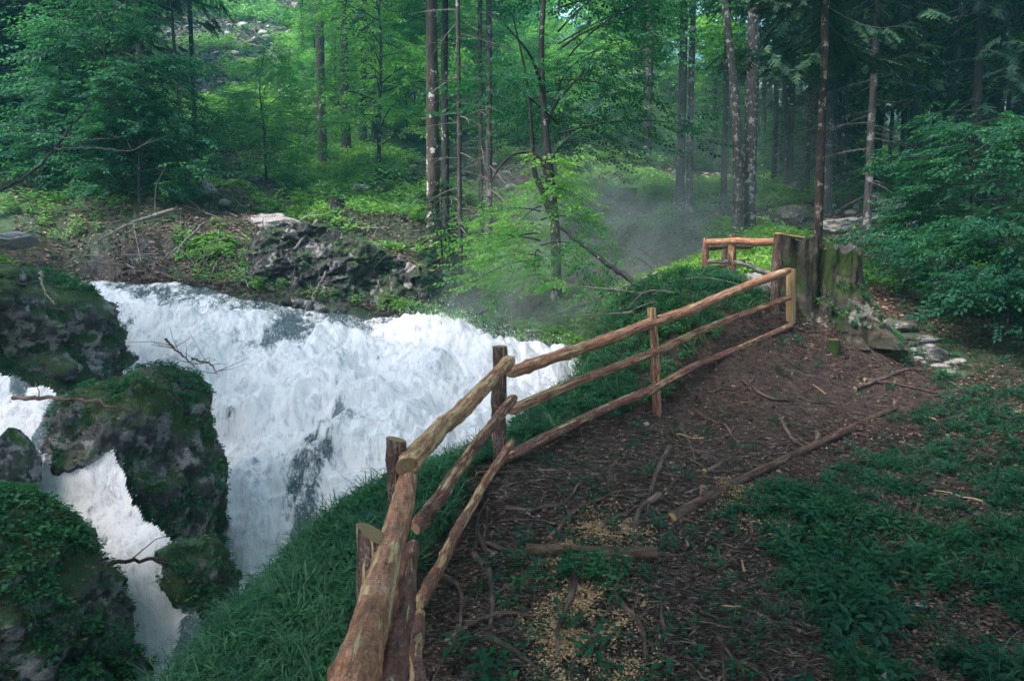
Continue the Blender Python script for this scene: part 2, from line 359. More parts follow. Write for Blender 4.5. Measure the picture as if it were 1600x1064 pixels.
def rock_mat(name,mossy=0.5,pale=0.3,dk=1.0):
    m,nt,out=newmat(name); q=N(nt); g=q.n('ShaderNodeNewGeometry'); pos=g.outputs['Position']
    sep=q.n('ShaderNodeSeparateXYZ'); nt.links.new(g.outputs['Normal'],sep.inputs[0]); nz=sep.outputs[2]
    n1=q.noise(pos,1.6,6,0.65,0.3); n2=q.noise(pos,9,6,0.7); n3=q.noise(pos,45,4,0.7)
    r=q.ramp(n2,[(0.28,(0.018*dk,0.018*dk,0.02*dk)),(0.5,(0.06*dk,0.056*dk,0.06*dk)),(0.66,(0.16*dk,0.145*dk,0.15*dk)),(0.8,(0.38*dk,0.35*dk,0.35*dk))])
    li=q.mapr(q.math('ADD',q.noise(pos,3.3,5,0.6),q.math('MULTIPLY',n2,0.35)),0.80-pale*0.35,0.86-pale*0.3)
    r=q.mix(li,r,q.ramp(n3,[(0.3,(0.15,0.135,0.14)),(0.7,(0.45,0.41,0.41))]))
    mo=q.ramp(n3,[(0.25,(0.012,0.03,0.012)),(0.5,(0.035,0.07,0.02)),(0.75,(0.09,0.13,0.035))])
    f=q.mapr(q.math('ADD',q.math('ADD',n1,q.math('MULTIPLY',nz,0.18)),mossy*0.5),0.70,0.84)
    c=q.mix(f,r,mo)
    h=q.math('ADD',q.math('MULTIPLY',n2,0.7),q.math('MULTIPLY',n3,0.3))
    q.bsdf(out,c,q.mapr(n1,0.3,0.7,0.45,0.9),h,0.8,0.05,spec=0.4); return m
M['rock_mossy']=rock_mat('rock_mossy',0.40,0.35); M['rock_pale']=rock_mat('rock_pale',-0.1,0.9); M['rock_dark']=rock_mat('rock_dark',0.2,0.45); M['cliff']=rock_mat('rock_cliff',0.26,0.22,0.4)
def bark_mat(name,dark,midc,light,lich=0.0,st=9.0,lichc=(0.5,0.48,0.46),mossc=None,wood=(0.5,0.34,0.18),zs=0.22):
    m,nt,out=newmat(name); q=N(nt); lp=q.attr('lp',True)
    v=q.scale(lp,(1,1,zs)); n1=q.noise(v,st*2.2,6,0.65,0.4); n2=q.noise(lp,st*5,4,0.7); n3=q.noise(lp,st*0.55,4,0.6)
    c=q.ramp(n1,[(0.3,dark),(0.5,midc),(0.72,light)])
    c=q.mix(0.5,c,q.ramp(n2,[(0.3,(0.5,0.5,0.5)),(0.7,(1.6,1.5,1.5))]),'MULTIPLY')
    if lich>0:
        k=q.mapr(q.math('ADD',n3,q.math('MULTIPLY',n2,0.3)),0.80-lich*0.25,0.84-lich*0.22); c=q.mix(k,c,lichc)
    if mossc:
        g=q.n('ShaderNodeNewGeometry'); n4=q.noise(g.outputs['Position'],2.2,5,0.6); c=q.mix(q.mapr(n4,0.47,0.58),c,q.mix(n2,tuple(x*0.35 for x in mossc),tuple(min(1,x*2.0) for x in mossc)))
    w_=q.ramp(q.noise(q.scale(lp,(260,1,1)),1.0,2,0.5),[(0.35,tuple(x*0.75 for x in wood)),(0.65,wood)])
    c=q.mix(q.attr('cap'),c,w_)
    q.bsdf(out,c,0.85,q.math('ADD',q.math('MULTIPLY',n1,0.7),q.math('MULTIPLY',n2,0.3)),0.7,0.03,spec=0.25); return m
M['bark_spruce']=bark_mat('bark_spruce',(0.022,0.02,0.02),(0.065,0.058,0.058),(0.15,0.135,0.135),0.2,9,(0.3,0.28,0.28))
M['bark_dark']=bark_mat('bark_dark',(0.014,0.014,0.014),(0.035,0.034,0.033),(0.08,0.075,0.07),0.05)
M['bark_beech']=bark_mat('bark_beech',(0.018,0.016,0.014),(0.055,0.045,0.039),(0.13,0.105,0.092),0.15,5)
M['bark_lichen']=bark_mat('bark_lichen',(0.014,0.014,0.014),(0.042,0.04,0.04),(0.11,0.10,0.10),0.4,16,(0.28,0.265,0.27))
M['bark_red']=bark_mat('bark_red',(0.012,0.009,0.009),(0.032,0.022,0.021),(0.10,0.065,0.06),0.3,12,(0.3,0.21,0.19))
M['bark_stump']=bark_mat('bark_stump',(0.012,0.014,0.012),(0.05,0.045,0.035),(0.14,0.12,0.10),0.25,2.5,(0.24,0.22,0.21),(0.03,0.05,0.016),(0.22,0.15,0.09),zs=0.7)
M['log_bark']=bark_mat('log_bark',(0.03,0.018,0.015),(0.10,0.06,0.045),(0.24,0.15,0.11),0,9)
M['dead_wood']=bark_mat('dead_wood',(0.08,0.07,0.065),(0.2,0.175,0.16),(0.36,0.32,0.3),0.1,10)
M['root']=bark_mat('root_bark',(0.03,0.02,0.018),(0.10,0.068,0.06),(0.26,0.18,0.155),0,12)
def rail_mat(name,peel,red=(0.40,0.165,0.095)):
    "fresh larch poles: red-brown bark half peeled in long strips down to yellow wood"
    m,nt,out=newmat(name); q=N(nt); lp=q.attr('lp',True)
    v=q.scale(lp,(27,27,1.35)); n1=q.noise(v,1.5,4,0.6,0.6); n2=q.noise(lp,70,4,0.7); n3=q.noise(q.scale(lp,(40,40,5)),1.0,4,0.6); n4=q.noise(lp,5,3,0.5)
    bark=q.ramp(n3,[(0.3,tuple(x*0.3 for x in red)),(0.5,red),(0.72,tuple(min(1,x*1.7+0.03) for x in red))])
    bark=q.mix(0.85,bark,q.ramp(n2,[(0.32,(0.35,0.35,0.35)),(0.68,(1.7,1.7,1.7))]),'MULTIPLY')
    lich=q.mapr(q.math('ADD',n2,q.math('MULTIPLY',n4,0.5)),0.80,0.88); bark=q.mix(q.math('MULTIPLY',lich,0.6),bark,(0.35,0.31,0.3))
    w_=q.ramp(n3,[(0.3,(0.38,0.20,0.09)),(0.5,(0.62,0.40,0.21)),(0.7,(0.80,0.60,0.40))])
    k=q.mapr(q.math('ADD',n1,q.math('MULTIPLY',q.math('SUBTRACT',n4,0.5),0.35)),0.66-peel*0.3,0.675-peel*0.3)
    inner=q.mapr(q.math('ADD',n1,q.math('MULTIPLY',q.math('SUBTRACT',n4,0.5),0.35)),0.62-peel*0.3,0.66-peel*0.3)
    bark=q.mix(q.math('MULTIPLY',inner,0.75),bark,(0.27,0.10,0.05))
    c=q.mix(k,bark,w_)
    ring=q.ramp(q.noise(q.scale(lp,(230,6,1)),1.0,4,0.7),[(0.35,(0.16,0.09,0.05)),(0.5,(0.32,0.2,0.11)),(0.68,(0.5,0.34,0.19))])
    c=q.mix(q.attr('cap'),c,ring)
    h=q.math('ADD',q.math('MULTIPLY',n3,0.4),q.math('MULTIPLY',q.math('SUBTRACT',1.0,k),0.7))
    q.bsdf(out,c,q.mapr(k,0,1,0.62,0.5),h,0.8,0.012,spec=0.4); return m
M['rail']=rail_mat('rail_bark',0.30); M['rail_peeled']=rail_mat('rail_bark_peeled',0.36,(0.27,0.10,0.065)); M['rail_bare']=rail_mat('rail_bark_bare',0.54); M['rail_dark']=rail_mat('rail_bark_dark',0.26,(0.18,0.065,0.05)); M['post']=rail_mat('post_bark',0.2,(0.085,0.045,0.036))
def plain_wood():
    m,nt,out=newmat('split_wood'); q=N(nt); lp=q.attr('lp',True)
    n=q.noise(q.scale(lp,(60,60,2.5)),1.0,4,0.6); q.bsdf(out,q.ramp(n,[(0.3,(0.26,0.15,0.075)),(0.55,(0.45,0.29,0.15)),(0.75,(0.6,0.43,0.26))]),0.7,n,0.4,0.005); return m
M['split_wood']=plain_wood()
def water_mat():
    m,nt,out=newmat('white_water'); q=N(nt); fl=q.attr('flow',True); foam=q.attr('foam')
    a1=q.noise(q.scale(fl,(4.5,1.9,1)),1.0,7,0.72,0.9); a2=q.noise(q.scale(fl,(17,6,1)),1.0,6,0.75,0.7); a3=q.noise(q.scale(fl,(80,26,1)),1.0,3,0.75)
    s=q.math('ADD',q.math('MULTIPLY',a1,0.50),q.math('ADD',q.math('MULTIPLY',a2,0.37),q.math('MULTIPLY',a3,0.13)))
    k=q.mapr(q.math('ADD',s,foam),0.43,0.60)
    clear=q.ramp(a2,[(0.3,(0.03,0.05,0.06)),(0.5,(0.09,0.13,0.145)),(0.68,(0.30,0.34,0.37))])
    white=q.ramp(s,[(0.35,(0.30,0.30,0.37)),(0.43,(0.66,0.64,0.70)),(0.51,(0.95,0.92,0.94))])
    c=q.mix(k,clear,white)
    b=q.bsdf(out,c,q.mapr(k,0,1,0.22,0.75),q.math('ADD',q.math('MULTIPLY',a1,0.5),q.math('ADD',q.math('MULTIPLY',a2,0.4),q.math('MULTIPLY',a3,0.1))),0.8,0.11,spec=0.4)
    b.inputs['Subsurface Weight'].default_value=0.0
    return m
M['water']=water_mat()
def drop_mat():
    m,nt,out=newmat('spray_drops'); q=N(nt); q.bsdf(out,(0.85,0.86,0.9),0.6); return m
M['drops']=drop_mat()
# ------------------------------------------------------------------ ground sheet
def ground():
    nv,nu=560,620
    s=np.linspace(0,1,nv); Yr=-9+ (np.exp(s*3.55)-1)/(math.exp(3.55)-1)*0+ s*0
    Yr=np.concatenate([np.linspace(-60,1.2,34)[:-1],np.geomspace(1.2,24,400),np.geomspace(24.15,260,110)])
    u=np.linspace(-1,1,nu); 
    half=np.maximum(np.abs(Yr),0)*1.0+3.2
    half=np.where(Yr<1.2,4.4+(1.2-Yr)*1.6,half)
    uu=np.sign(u)*(np.abs(u)**1.0)
    Xg=uu[None]*half[:,None]; Yg=np.broadcast_to(Yr[:,None],Xg.shape)
    # widen the outer columns
    k=np.abs(uu)>0.93; Xg=Xg+np.sign(uu)[None]*np.where(k,(np.abs(uu)-0.93)/0.07,0)[None]**2*70
    Z=height(Xg,Yg); V=np.stack([Xg,Yg,Z],-1).reshape(-1,3)
    nr=len(Yr); i=np.arange(nr-1)[:,None]*nu; j=np.arange(nu-1)[None]
    F=np.stack([i+j,i+j+1,i+nu+j+1,i+nu+j],-1).reshape(-1,4)
    gx=np.gradient(Z,axis=1)/(np.gradient(Xg,axis=1)+1e-9); gy=np.gradient(Z,axis=0)/(np.gradient(Yg,axis=0)+1e-9)
    sl=np.hypot(gx,gy); path,dw,ds=masks(Xg,Yg)
    rock=sst(0.9,1.6,sl)*sst(13,15,Yg)*(1-0.75*sst(26,40,Yg)); rock=np.maximum(rock,0.6*sst(-0.6,0.0,np.maximum(dw,ds)))
    lit=np.clip(sst(-0.2,0.6,fbm(Xg*0.35,Yg*0.35,0,3,77))*0.8*sst(12,18,Yg)+0.35*path,0,1)
    green=np.clip((1-path)*0.5+0.25*fbm(Xg*0.25,Yg*0.25,0,3,55),0,1)
    o=mesh('ground',V,F,M['ground'],attrs={'litter':lit.ravel(),'green':green.ravel(),'rock':rock.ravel()})
    tag(o,kind='structure')
ground()
# ------------------------------------------------------------------ white water
def water_sheet(name,poly,f,bx,by,n,amp,foamf,seed,flowdir=(0.25,-1),gaps=()):
    xs=np.arange(bx[0],bx[1],n); ys=np.arange(by[0],by[1],n); Xg,Yg=np.meshgrid(xs,ys)
    sd=sdpoly(Xg,Yg,poly); Z0=f(Xg,Yg)
    d=np.array(flowdir)/np.hypot(*flowdir); al=Xg*d[0]+Yg*d[1]; cr=Xg*-d[1]+Yg*d[0]
    al3=al-Z0*0.9                                   # distance travelled including the drop
    turb=foamf(Xg,Yg)
    wrp=fbm(cr*0.9,al3*0.5,0,3,seed+9)*0.35
    b=1-np.abs(fbm((cr+wrp)*1.7,al3*0.8,0,3,seed)); b2=1-np.abs(fbm((cr+wrp)*4.6,al3*2.4,0,3,seed+3)); b3=fbm(cr*15,al3*6,0,2,seed+5)
    c1=fbm((cr+wrp)*0.8,al3*0.45,0,2,seed+50); c2=fbm(cr*2.3,al3*1.1,0,3,seed+51); c3=fbm(cr*9,al3*3.2,0,3,seed+52)
    c2=fbm(cr*2.1,al3*1.3,0,4,seed+51); c3=fbm((cr+0.1*c2)*8,al3*3.4,0,4,seed+52)
    Z=Z0+amp*turb*(0.30*c1+0.15*c2+0.045*c3+0.015*b3+0.13*np.sin(al3*2.3+2.2*c1))+(1-turb)*0.02*b3
    big=fbm((cr+wrp)*0.75,al3*0.35,0,3,seed+30); med=fbm(cr*2.2,al3*0.8,0,3,seed+40)
    foam=-0.03+0.36*turb+0.05*c2-0.12*(1-turb)-0.13*sst(0.1,0.8,big)*turb-0.13*sst(0.2,0.8,med)
    for (gx_,gy_,rx_,ry_,am) in gaps: foam=foam-am*(1+0.6*c3)*np.exp(-((Xg-gx_+0.25*c1)/rx_)**2-((Yg-gy_)/ry_)**2)*turb
    keep=sd>-0.2
    idx=-np.ones(Xg.shape,int); idx[keep]=np.arange(keep.sum())
    q=np.stack([idx[:-1,:-1],idx[:-1,1:],idx[1:,1:],idx[1:,:-1]],-1).reshape(-1,4); q=q[(q>=0).all(1)]
    V=np.stack([Xg,Yg,Z],-1)[keep]
    o=mesh(name,V,q,M['water'],attrs={'flow':np.stack([cr+wrp*0.5,al3,Z0*0],-1)[keep],'foam':foam[keep]})
    tag(o,kind='structure')
    return V
def turb_main(x,y):
    # calm glassy tongue at the lip, then foam
    lip=[P(*q)[:2] for q in [(60,452,16.2),(150,460,16.3),(225,460,15.9),(285,495,14.9),(330,485,15.0),(385,500,14.6),(430,530,14.0),(470,550,13.7),(500,515,14.9),(560,505,15.5),(600,515,15.6),(900,520,15.6)]]
    d=np.full(x.shape,0.0); yl=np.interp(x,[p[0] for p in lip],[p[1] for p in lip])
    return 0.30+0.70*sst(-0.5,0.6,yl-y+0.5*fbm(x*1.5,y*0.5,0,4,91))+np.where(x>P(600,500,15)[0],0.9,0)*0
def tm(x,y): return np.clip(np.maximum(turb_main(x,y),sst(-2.6,-1.6,x)),0,1)
VW=water_sheet('waterfall',WPOLY,wat,(-10,1.6),(4.4,18),0.024,1.0,tm,200,gaps=[(*P(px,py,Y)[:2],rx,ry,am) for px,py,Y,rx,ry,am in [(410,610,12.4,0.55,0.40,0.24),(490,740,10.8,0.26,0.9,0.24),(445,700,11.3,0.14,0.3,0.2),(530,640,11.9,0.15,0.35,0.2),(600,700,11.2,0.12,0.4,0.16),(350,620,12.0,0.14,0.3,0.2),(640,570,13.2,0.35,0.2,0.16),(760,560,13.6,0.3,0.15,0.16),(570,545,14.0,0.3,0.2,0.16),(395,745,10.9,0.25,0.5,0.2),(220,505,14.6,0.35,0.6,0.24),(455,520,14.2,0.9,0.45,0.22),(560,700,11.2,0.2,0.4,0.18),(700,590,12.9,0.5,0.3,0.12),(310,590,12.9,0.3,0.4,0.2),(345,690,11.0,0.2,0.5,0.15)]])
VS=water_sheet('side_stream',SPOLY,swat,(-9.2,-2.2),(5.6,10.2),0.025,0.55,lambda x,y:np.clip(0.88-0.75*sst(-0.05,0.5,fbm(x*3.0,y*3.0,0,3,77)),0,1),300,(0.8,-1))
ICO_V=None
def octa():
    V=np.array([[1,0,0],[-1,0,0],[0,1,0],[0,-1,0],[0,0,1],[0,0,-1]],float)
    F=np.array([[0,2,4],[2,1,4],[1,3,4],[3,0,4],[2,0,5],[1,2,5],[3,1,5],[0,3,5]]); return V,F
def spray():
    V,F=octa(); L=[]
    n=26000; i=rng.integers(0,len(VW),n); p=VW[i].astype(float)
    act=tm(p[:,0],p[:,1])>0.5; p=p[act]; n=len(p)
    # thicker near the right end where the fall breaks up and along the lower edge
    h=np.abs(rng.normal(0,0.09,n))*(1+1.2*(p[:,0]>-2)*rng.random(n)); p[:,2]+=h+0.02; p[:,:2]+=rng.normal(0,0.05,(n,2))
    M_=yawm(rng.random(n)*6.3,rng.uniform(0.002,0.0075,n)*(1+1.0*(rng.random(n)>0.97)))
    M_[:,2,2]*=1.8
    A=inst(V,F,M_,p)
    m=5000; i=rng.integers(0,len(VS),m); p=VS[i].astype(float); p[:,2]+=np.abs(rng.normal(0,0.05,m))
    B=inst(V,F,yawm(rng.random(m)*6.3,rng.uniform(0.002,0.006,m)),p)
    V_,F_,at=join([A,B]); o=mesh('water_spray',V_,F_,M['drops']); tag(o,kind='stuff',label='white flying droplets above the waterfall and side stream',cat='spray')
spray()
# ------------------------------------------------------------------ fence
def pole(name,pts,r0,r1,mat,parent,seed,k=18,noise=0.10,t0=0.0,t1=0.0,nf=5,label=None,bend=0.02,sq=0.0,Y_tip=False):
    p=np.array(pts,float); L=np.linalg.norm(p[-1]-p[0]); n=max(10,int(L/0.035))
    c=catmull(p,n); t=np.linspace(0,1,n)
    c=c+np.stack([fbm(t*2.5*L*0.5+seed,0*t,0,2,seed),fbm(t*2.5*L*0.5-seed,0*t+5,0,2,seed+1),fbm(t*2.5*L*0.5,0*t+9,0,2,seed+2)],-1)*bend*np.sin(np.pi*t)[:,None]
    r=np.linspace(r0,r1,n)*(1+0.05*fbm(t*L*3,0*t,seed,2,seed))
    if Y_tip: r=r*(0.70+0.30*sst(0,0.07/L,t))*(0.78+0.22*sst(0,0.07/L,1-t))
    # knots
    for _ in range(int(L*1.6)):
        kt=random.random(); r=r*(1+0.12*np.exp(-((t-kt)*L/0.035)**2))
    V,F,A=tube(c,r,k,noise,nf*6,True,seed,t0,t1,sq)
    o=mesh(name,V-np.array(parent.location),F,mat,parent,A); 
    if label: o['label']=label
    return o
def build_fence():
    fo=empty('log_fence',(0.4,6.0,hz(0.4,6.0)),'half-peeled pole fence between the waterfall and the dirt path, ending at the stump','fence')
    def g(x,y): return hz(x,y)
    def post(px,py_top,Y,r,seed,lab,mat='post',lean=(0,0),**kw):
        x,y,z=P(px,py_top,Y); b=g(x,y)-0.25
        return pole('post',[(x-lean[0],y-lean[1],b),(x,y,z)],r*1.05,r*0.97,M[mat],fo,seed,k=20,noise=0.14,label=lab,bend=0.012,**kw)
    post(619,686,4.0,0.052,11,'squared-off post with a flat cut top at the corner of the near rail',t1=0.25,sq=0.06)
    post(584,834,2.98,0.074,12,'short thick post with a slanting fresh-cut top behind the nearest rail',t1=0.6,sq=0.05)
    post(781,541,6.85,0.062,13,'dark post where the fence turns at the waterfall')
    post(1018,481,8.15,0.045,14,'half-split post with orange wood streaks',mat='rail_peeled',lean=(-0.09,0))
    post(1217,366,10.12,0.062,15,'tall dark post fixed to the mossy stump',sq=0.05)
    post(1145,367,12.6,0.062,17,'streaked post in the middle of the rear rails',mat='rail_dark')
    post(1103,372,13.2,0.055,18,'leftmost post of the rear rails',mat='rail_dark')
    post(1133,375,14.2,0.05,181,'thin post behind the rear rails',mat='post')
    # split plank on the stump side
    x,y,z=P(1236,420,9.98); V,F,A=tube(catmull([(x+0.02,y,z-0.72),(x,y,z)],22),0.062,12,0.06,8,True,5,0,0.1,0.25); V[:,1]=y+(V[:,1]-y)*0.45
    o=mesh('plank',V-np.array(fo.location),F,M['split_wood'],fo,A)
    rails=[ # (pts, r0, r1, mat, t0,t1,label)
     ([(545,1100,1.80),(598,900,2.75),(640,740,4.05)],0.062,0.050,'rail',-0.2,0.0,'thick red-brown top rail reaching the bottom of the view, one fresh scar near its end'),
     ([(600,1100,1.95),(632,950,2.8),(645,852,3.7)],0.044,0.036,'rail_dark',0,0.8,'middle rail beside the thickest top rail'),
     ([(652,1110,2.25),(655,1030,2.8),(657,955,3.8)],0.028,0.026,'rail_dark',0,0,'thin dark lower rail at the bottom'),
     ([(634,728,3.9),(712,648,5.2),(797,563,6.72)],0.058,0.054,'rail_bare',1.1,0.5,'top rail with most bark peeled to pale wood beside the waterfall'),
     ([(650,826,3.85),(722,723,5.1),(802,622,6.75)],0.040,0.042,'rail_dark',-0.9,0.6,'dark middle rail rising to the turn'),
     ([(655,945,3.8),(722,815,5.1),(800,690,6.75)],0.034,0.034,'rail_peeled',0,0.6,'thin striped lower rail with a pointed end'),
     ([(795,583,6.78),(1010,508,8.05),(1232,423,9.9)],0.056,0.050,'rail',0.2,0.3,'long even orange-brown top rail ending at the stump'),
     ([(796,642,6.82),(900,598,7.4),(1015,552,8.05),(1120,505,8.9),(1234,465,9.9)],0.048,0.036,'rail_peeled',0.1,0.3,'long middle rail with shredded bark stripes'),
     ([(788,716,6.80),(1015,606,8.05),(1238,507,9.9)],0.049,0.038,'rail_dark',0.3,0.0,'long lowest rail in dark reddish bark'),
     ([(1104,379,13.1),(1215,378,10.25)],0.052,0.050,'rail',0,0,'rear top rail'),
     ([(1106,388,13.3),(1175,386,14.5)],0.045,0.04,'post',0,0,'dark rear rail behind the rear top rail'),
     ([(1106,409,13.1),(1150,412,12.5),(1214,431,10.3)],0.034,0.032,'dead_wood',0,0,'thin grey rear lower rail'),
     ([(1106,420,13.2),(1170,406,14.3)],0.034,0.032,'post',0,0,'crossing thin lower rail at the back'),
    ]
    for i,(pp,r0,r1,m,t0,t1,lab) in enumerate(rails):
        pole('rail',[P(*q) for q in pp],r0,r1,M[m],fo,20+i*3,k=24 if pp[0][2]<5 else 16,t0=t0,t1=t1,label=lab,noise=0.09,bend=0.018,Y_tip=True)
build_fence()
#==MORE==
# ------------------------------------------------------------------ rocks
_ico={}
def ico(n):
    if n not in _ico:
        import bmesh
        bm=bmesh.new(); bmesh.ops.create_icosphere(bm,subdivisions=n,radius=1)
        _ico[n]=(np.array([v.co[:] for v in bm.verts]),np.array([[v.index for v in f.verts] for f in bm.faces])); bm.free()
    return _ico[n]
def rockshape(seed,size,sub=4,cuts=14,rough=0.10,fr=1.6):
    V,F=ico(sub); V=V.copy(); r=np.random.default_rng(seed)
    for _ in range(cuts):
        n=r.normal(size=3); n/=np.linalg.norm(n); d=r.uniform(0.6,0.92); t=V@n-d; m=t>0; V[m]-=np.outer(t[m],n)*0.93
    q=V*fr; d=fbm(q[:,0]+seed,q[:,1],q[:,2],5,seed)*rough+(1-np.abs(fbm(q[:,0]*1.7,q[:,1]*1.7,q[:,2]*1.7+seed,4,seed+5)))*rough*1.1
    V=V*(1+d)[:,None]*np.array(size); return V,F
def rock(x,y,size,seed,mat,label,group=None,sub=4,dz=0.0,name='rock',cat='rock',rough=0.1):
    V,F=rockshape(seed,size,sub,rough=rough); z=hz(x,y)
    a_=random.random()*6.28 if group else 0
    c,s_=math.cos(a_),math.sin(a_); V=V@np.array([[c,s_,0],[-s_,c,0],[0,0,1]])
    o=mesh(name,V,F,M[mat]); o.location=(x,y,z+dz); return tag(o,label,cat,group)
def loft(name,lev,mat,label,seed,cat,rough=0.16,nz=110,k=170,cuts=26,top=0.35):
    "boulder from stacked outlines: lev = [(z, cx, cy, rx, ry)]"
    lev=np.array(lev,float); zz=np.linspace(lev[0,0],lev[-1,0],nz); th=np.linspace(0,2*np.pi,k,endpoint=False)
    f=[np.interp(zz,lev[:,0],lev[:,i]) for i in range(1,5)]
    tt=(zz-zz[0])/(zz[-1]-zz[0]); cap=np.sqrt(np.clip(1-np.clip((tt-(1-top))/top,0,1)**2.2,0.0,1))
    c=np.sign(np.cos(th))*np.abs(np.cos(th))**0.8; s_=np.sign(np.sin(th))*np.abs(np.sin(th))**0.8
    rx=f[2]*cap; ry=f[3]*cap
    V=np.stack([f[0][:,None]+rx[:,None]*c,f[1][:,None]+ry[:,None]*s_,np.broadcast_to(zz[:,None],(nz,k))],-1)
    ce=np.stack([f[0],f[1],zz],-1)[:,None]
    q=V; n1=fbm(q[...,0]*0.9+seed,q[...,1]*0.9,q[...,2]*0.9,3,seed)
    rid=1-np.abs(fbm(q[...,0]*1.6,q[...,1]*1.6+seed,q[...,2]*1.2,5,seed+3)); fine=fbm(q[...,0]*6,q[...,1]*6,q[...,2]*6,4,seed+8)
    # blocky steps: quantised noise gives ledges and cracks
    st=fbm(q[...,0]*1.5,q[...,1]*1.5,q[...,2]*2.2,3,seed+12); st=sq(st,3.0)
    R_=np.minimum(f[2],f[3])[:,None]
    d=R_*(rough*1.6*n1+rough*1.3*(rid-0.5)+rough*0.9*st)+0.07*fine+0.02*fbm(q[...,0]*19,q[...,1]*19,q[...,2]*19,2,seed+1)
    dirn=V-ce; L=np.linalg.norm(dirn,axis=-1,keepdims=True); V=V+dirn/np.maximum(L,1e-3)*d[...,None]*np.clip(L/0.3,0,1)
    V[...,2]+=0.10*fbm(q[...,0]*2,q[...,1]*2,0,4,seed+4)*sst(0.3,1,tt)[:,None]
    V=V.reshape(-1,3); i=np.arange(nz-1)[:,None]*k; j=np.arange(k)[None]; j2=(j+1)%k
    F=np.stack([i+j,i+j2,i+k+j2,i+k+j],-1).reshape(-1,4)
    o_=np.array([f[0][0],f[1][0],zz[0]]); o=mesh(name,V-o_,F,M[mat]); o.location=o_
    tag(o,label,cat); return V,F
def lev(rows,Y,dy,back=0.0):
    out=[]
    for (py,xl,xr) in rows:
        xa,_,z=P(xl,py,Y); xb,_,_=P(xr,py,Y); out.append((z,(xa+xb)/2,Y+back,(xb-xa)/2,dy))
    return sorted(out)
MOSSV=[]
MOSSV.append(loft('boulder',lev([(1130,215,390),(1000,232,362),(940,240,345),(860,218,340),(800,185,336),(740,140,330),(700,112,320),(650,108,300),(610,118,296),(585,145,294),(574,165,290)],9.45,0.95,0.0),'rock_mossy','huge mossy boulder standing between the waterfall and the narrow side stream',4,'boulder',top=0.12,rough=0.15))
MOSSV.append(loft('boulder',lev([(720,-420,30),(660,-420,60),(610,-420,105),(560,-420,120),(500,-420,118),(460,-420,100),(430,-420,75),(405,-420,35),(392,-420,0)],11.3,1.5,0.3),'rock_mossy','broad mossy rock wall left of the waterfall lip above the side stream',9,'boulder',top=0.3))
MOSSV.append(loft('boulder',lev([(1140,320,400),(1060,305,385),(1000,285,368),(930,268,356),(880,255,342),(855,250,325),(840,255,305)],7.75,0.38,0.0),'rock_mossy','dark wet rock under the big mossy boulder where the side stream drops',19,'boulder',top=0.15))
MOSSV.append(loft('boulder',lev([(1120,-200,215),(1060,-200,198),(980,-200,165),(900,-200,125),(840,-200,85),(800,-150,35),(780,-150,0)],6.5,0.85,0.0),'rock_mossy','dark overgrown rock in the bottom left corner below the side stream',15,'boulder',rough=0.08,top=0.25))
tag(rock(*P(238,860,8.0)[:2],(0.24,0.3,0.34),74,'rock_mossy','dark rock edging the side stream at the foot of the big boulder',sub=5,dz=0.12))
rock(*P(22,735,8.3)[:2],(0.28,0.3,0.42),71,'rock_mossy','small dark mossy rock parting the side stream at the left edge',sub=5,dz=0.1)

def cliff():
    "cracked limestone face between the far bank and the water"
    n,m=420,170; sx=np.linspace(0,1,n)[None]; v=np.linspace(0,1,m)[:,None]
    px=375+sx*365; top=np.interp(px,[375,400,430,500,540,580,620,660,700,740],[395,352,343,352,368,388,402,420,452,490]); bot=np.interp(px,[375,450,550,650,740],[470,482,506,520,530])
    Yb=np.interp(px,[375,740],[16.7,15.8]); Yt=Yb+1.25
    t=np.clip(v/0.8,0,1); back=np.clip((v-0.8)/0.2,0,1)
    u=(px-800)/FPX; Y=Yb+(Yt-Yb)*t; zb=np.array([P(800,b,y)[2] for b,y in zip(bot[0],Yb[0])])[None]-0.5; zt=np.array([P(800,b,y)[2] for b,y in zip(top[0],Yt[0])])[None]
    Z=zb+(zt-zb)*t-0.35*back**2; Y=Y+1.1*back; X_=u*(Yb+0.8)+0*Z
    A_=X_*0.9+Z*0.42; B_=Z*0.9-X_*0.42; blk=0.6*sq(fbm(A_*0.55,B_*1.7,0,3,601,0.5),3.0)+0.5*sq(fbm(A_*1.3,B_*1.1,3,2,603,0.5),2.5); cr=np.abs(fbm(X_*0.9+0.6*Z,Z*0.9,0,3,607)); fine=fbm(X_*8,Z*8,Y*2,4,611)
    over=0.35*np.exp(-((px-425)/35)**2)*sst(0.75,0.86,v/0.8*0.8)*(1-back)
    d=0.50*blk-0.12*(1-sst(0,0.09,cr))+0.05*fine+0.55*over; Y=Y-d*(1-0.6*back); Z=Z+0.04*fine+0.12*blk*(t)
    V=np.stack([X_+0*Z,Y,Z],-1).reshape(-1,3); i=np.arange(m-1)[:,None]*n; j=np.arange(n-1)[None]; F=np.stack([i+j,i+j+1,i+n+j+1,i+n+j],-1).reshape(-1,4)
    o_=V.mean(0); o=mesh('rock_cliff',V-o_,F,M['cliff']); o.location=o_; tag(o,'dark cracked cliff face with white patches across the waterfall','cliff'); return V,F
CLV=cliff(); 
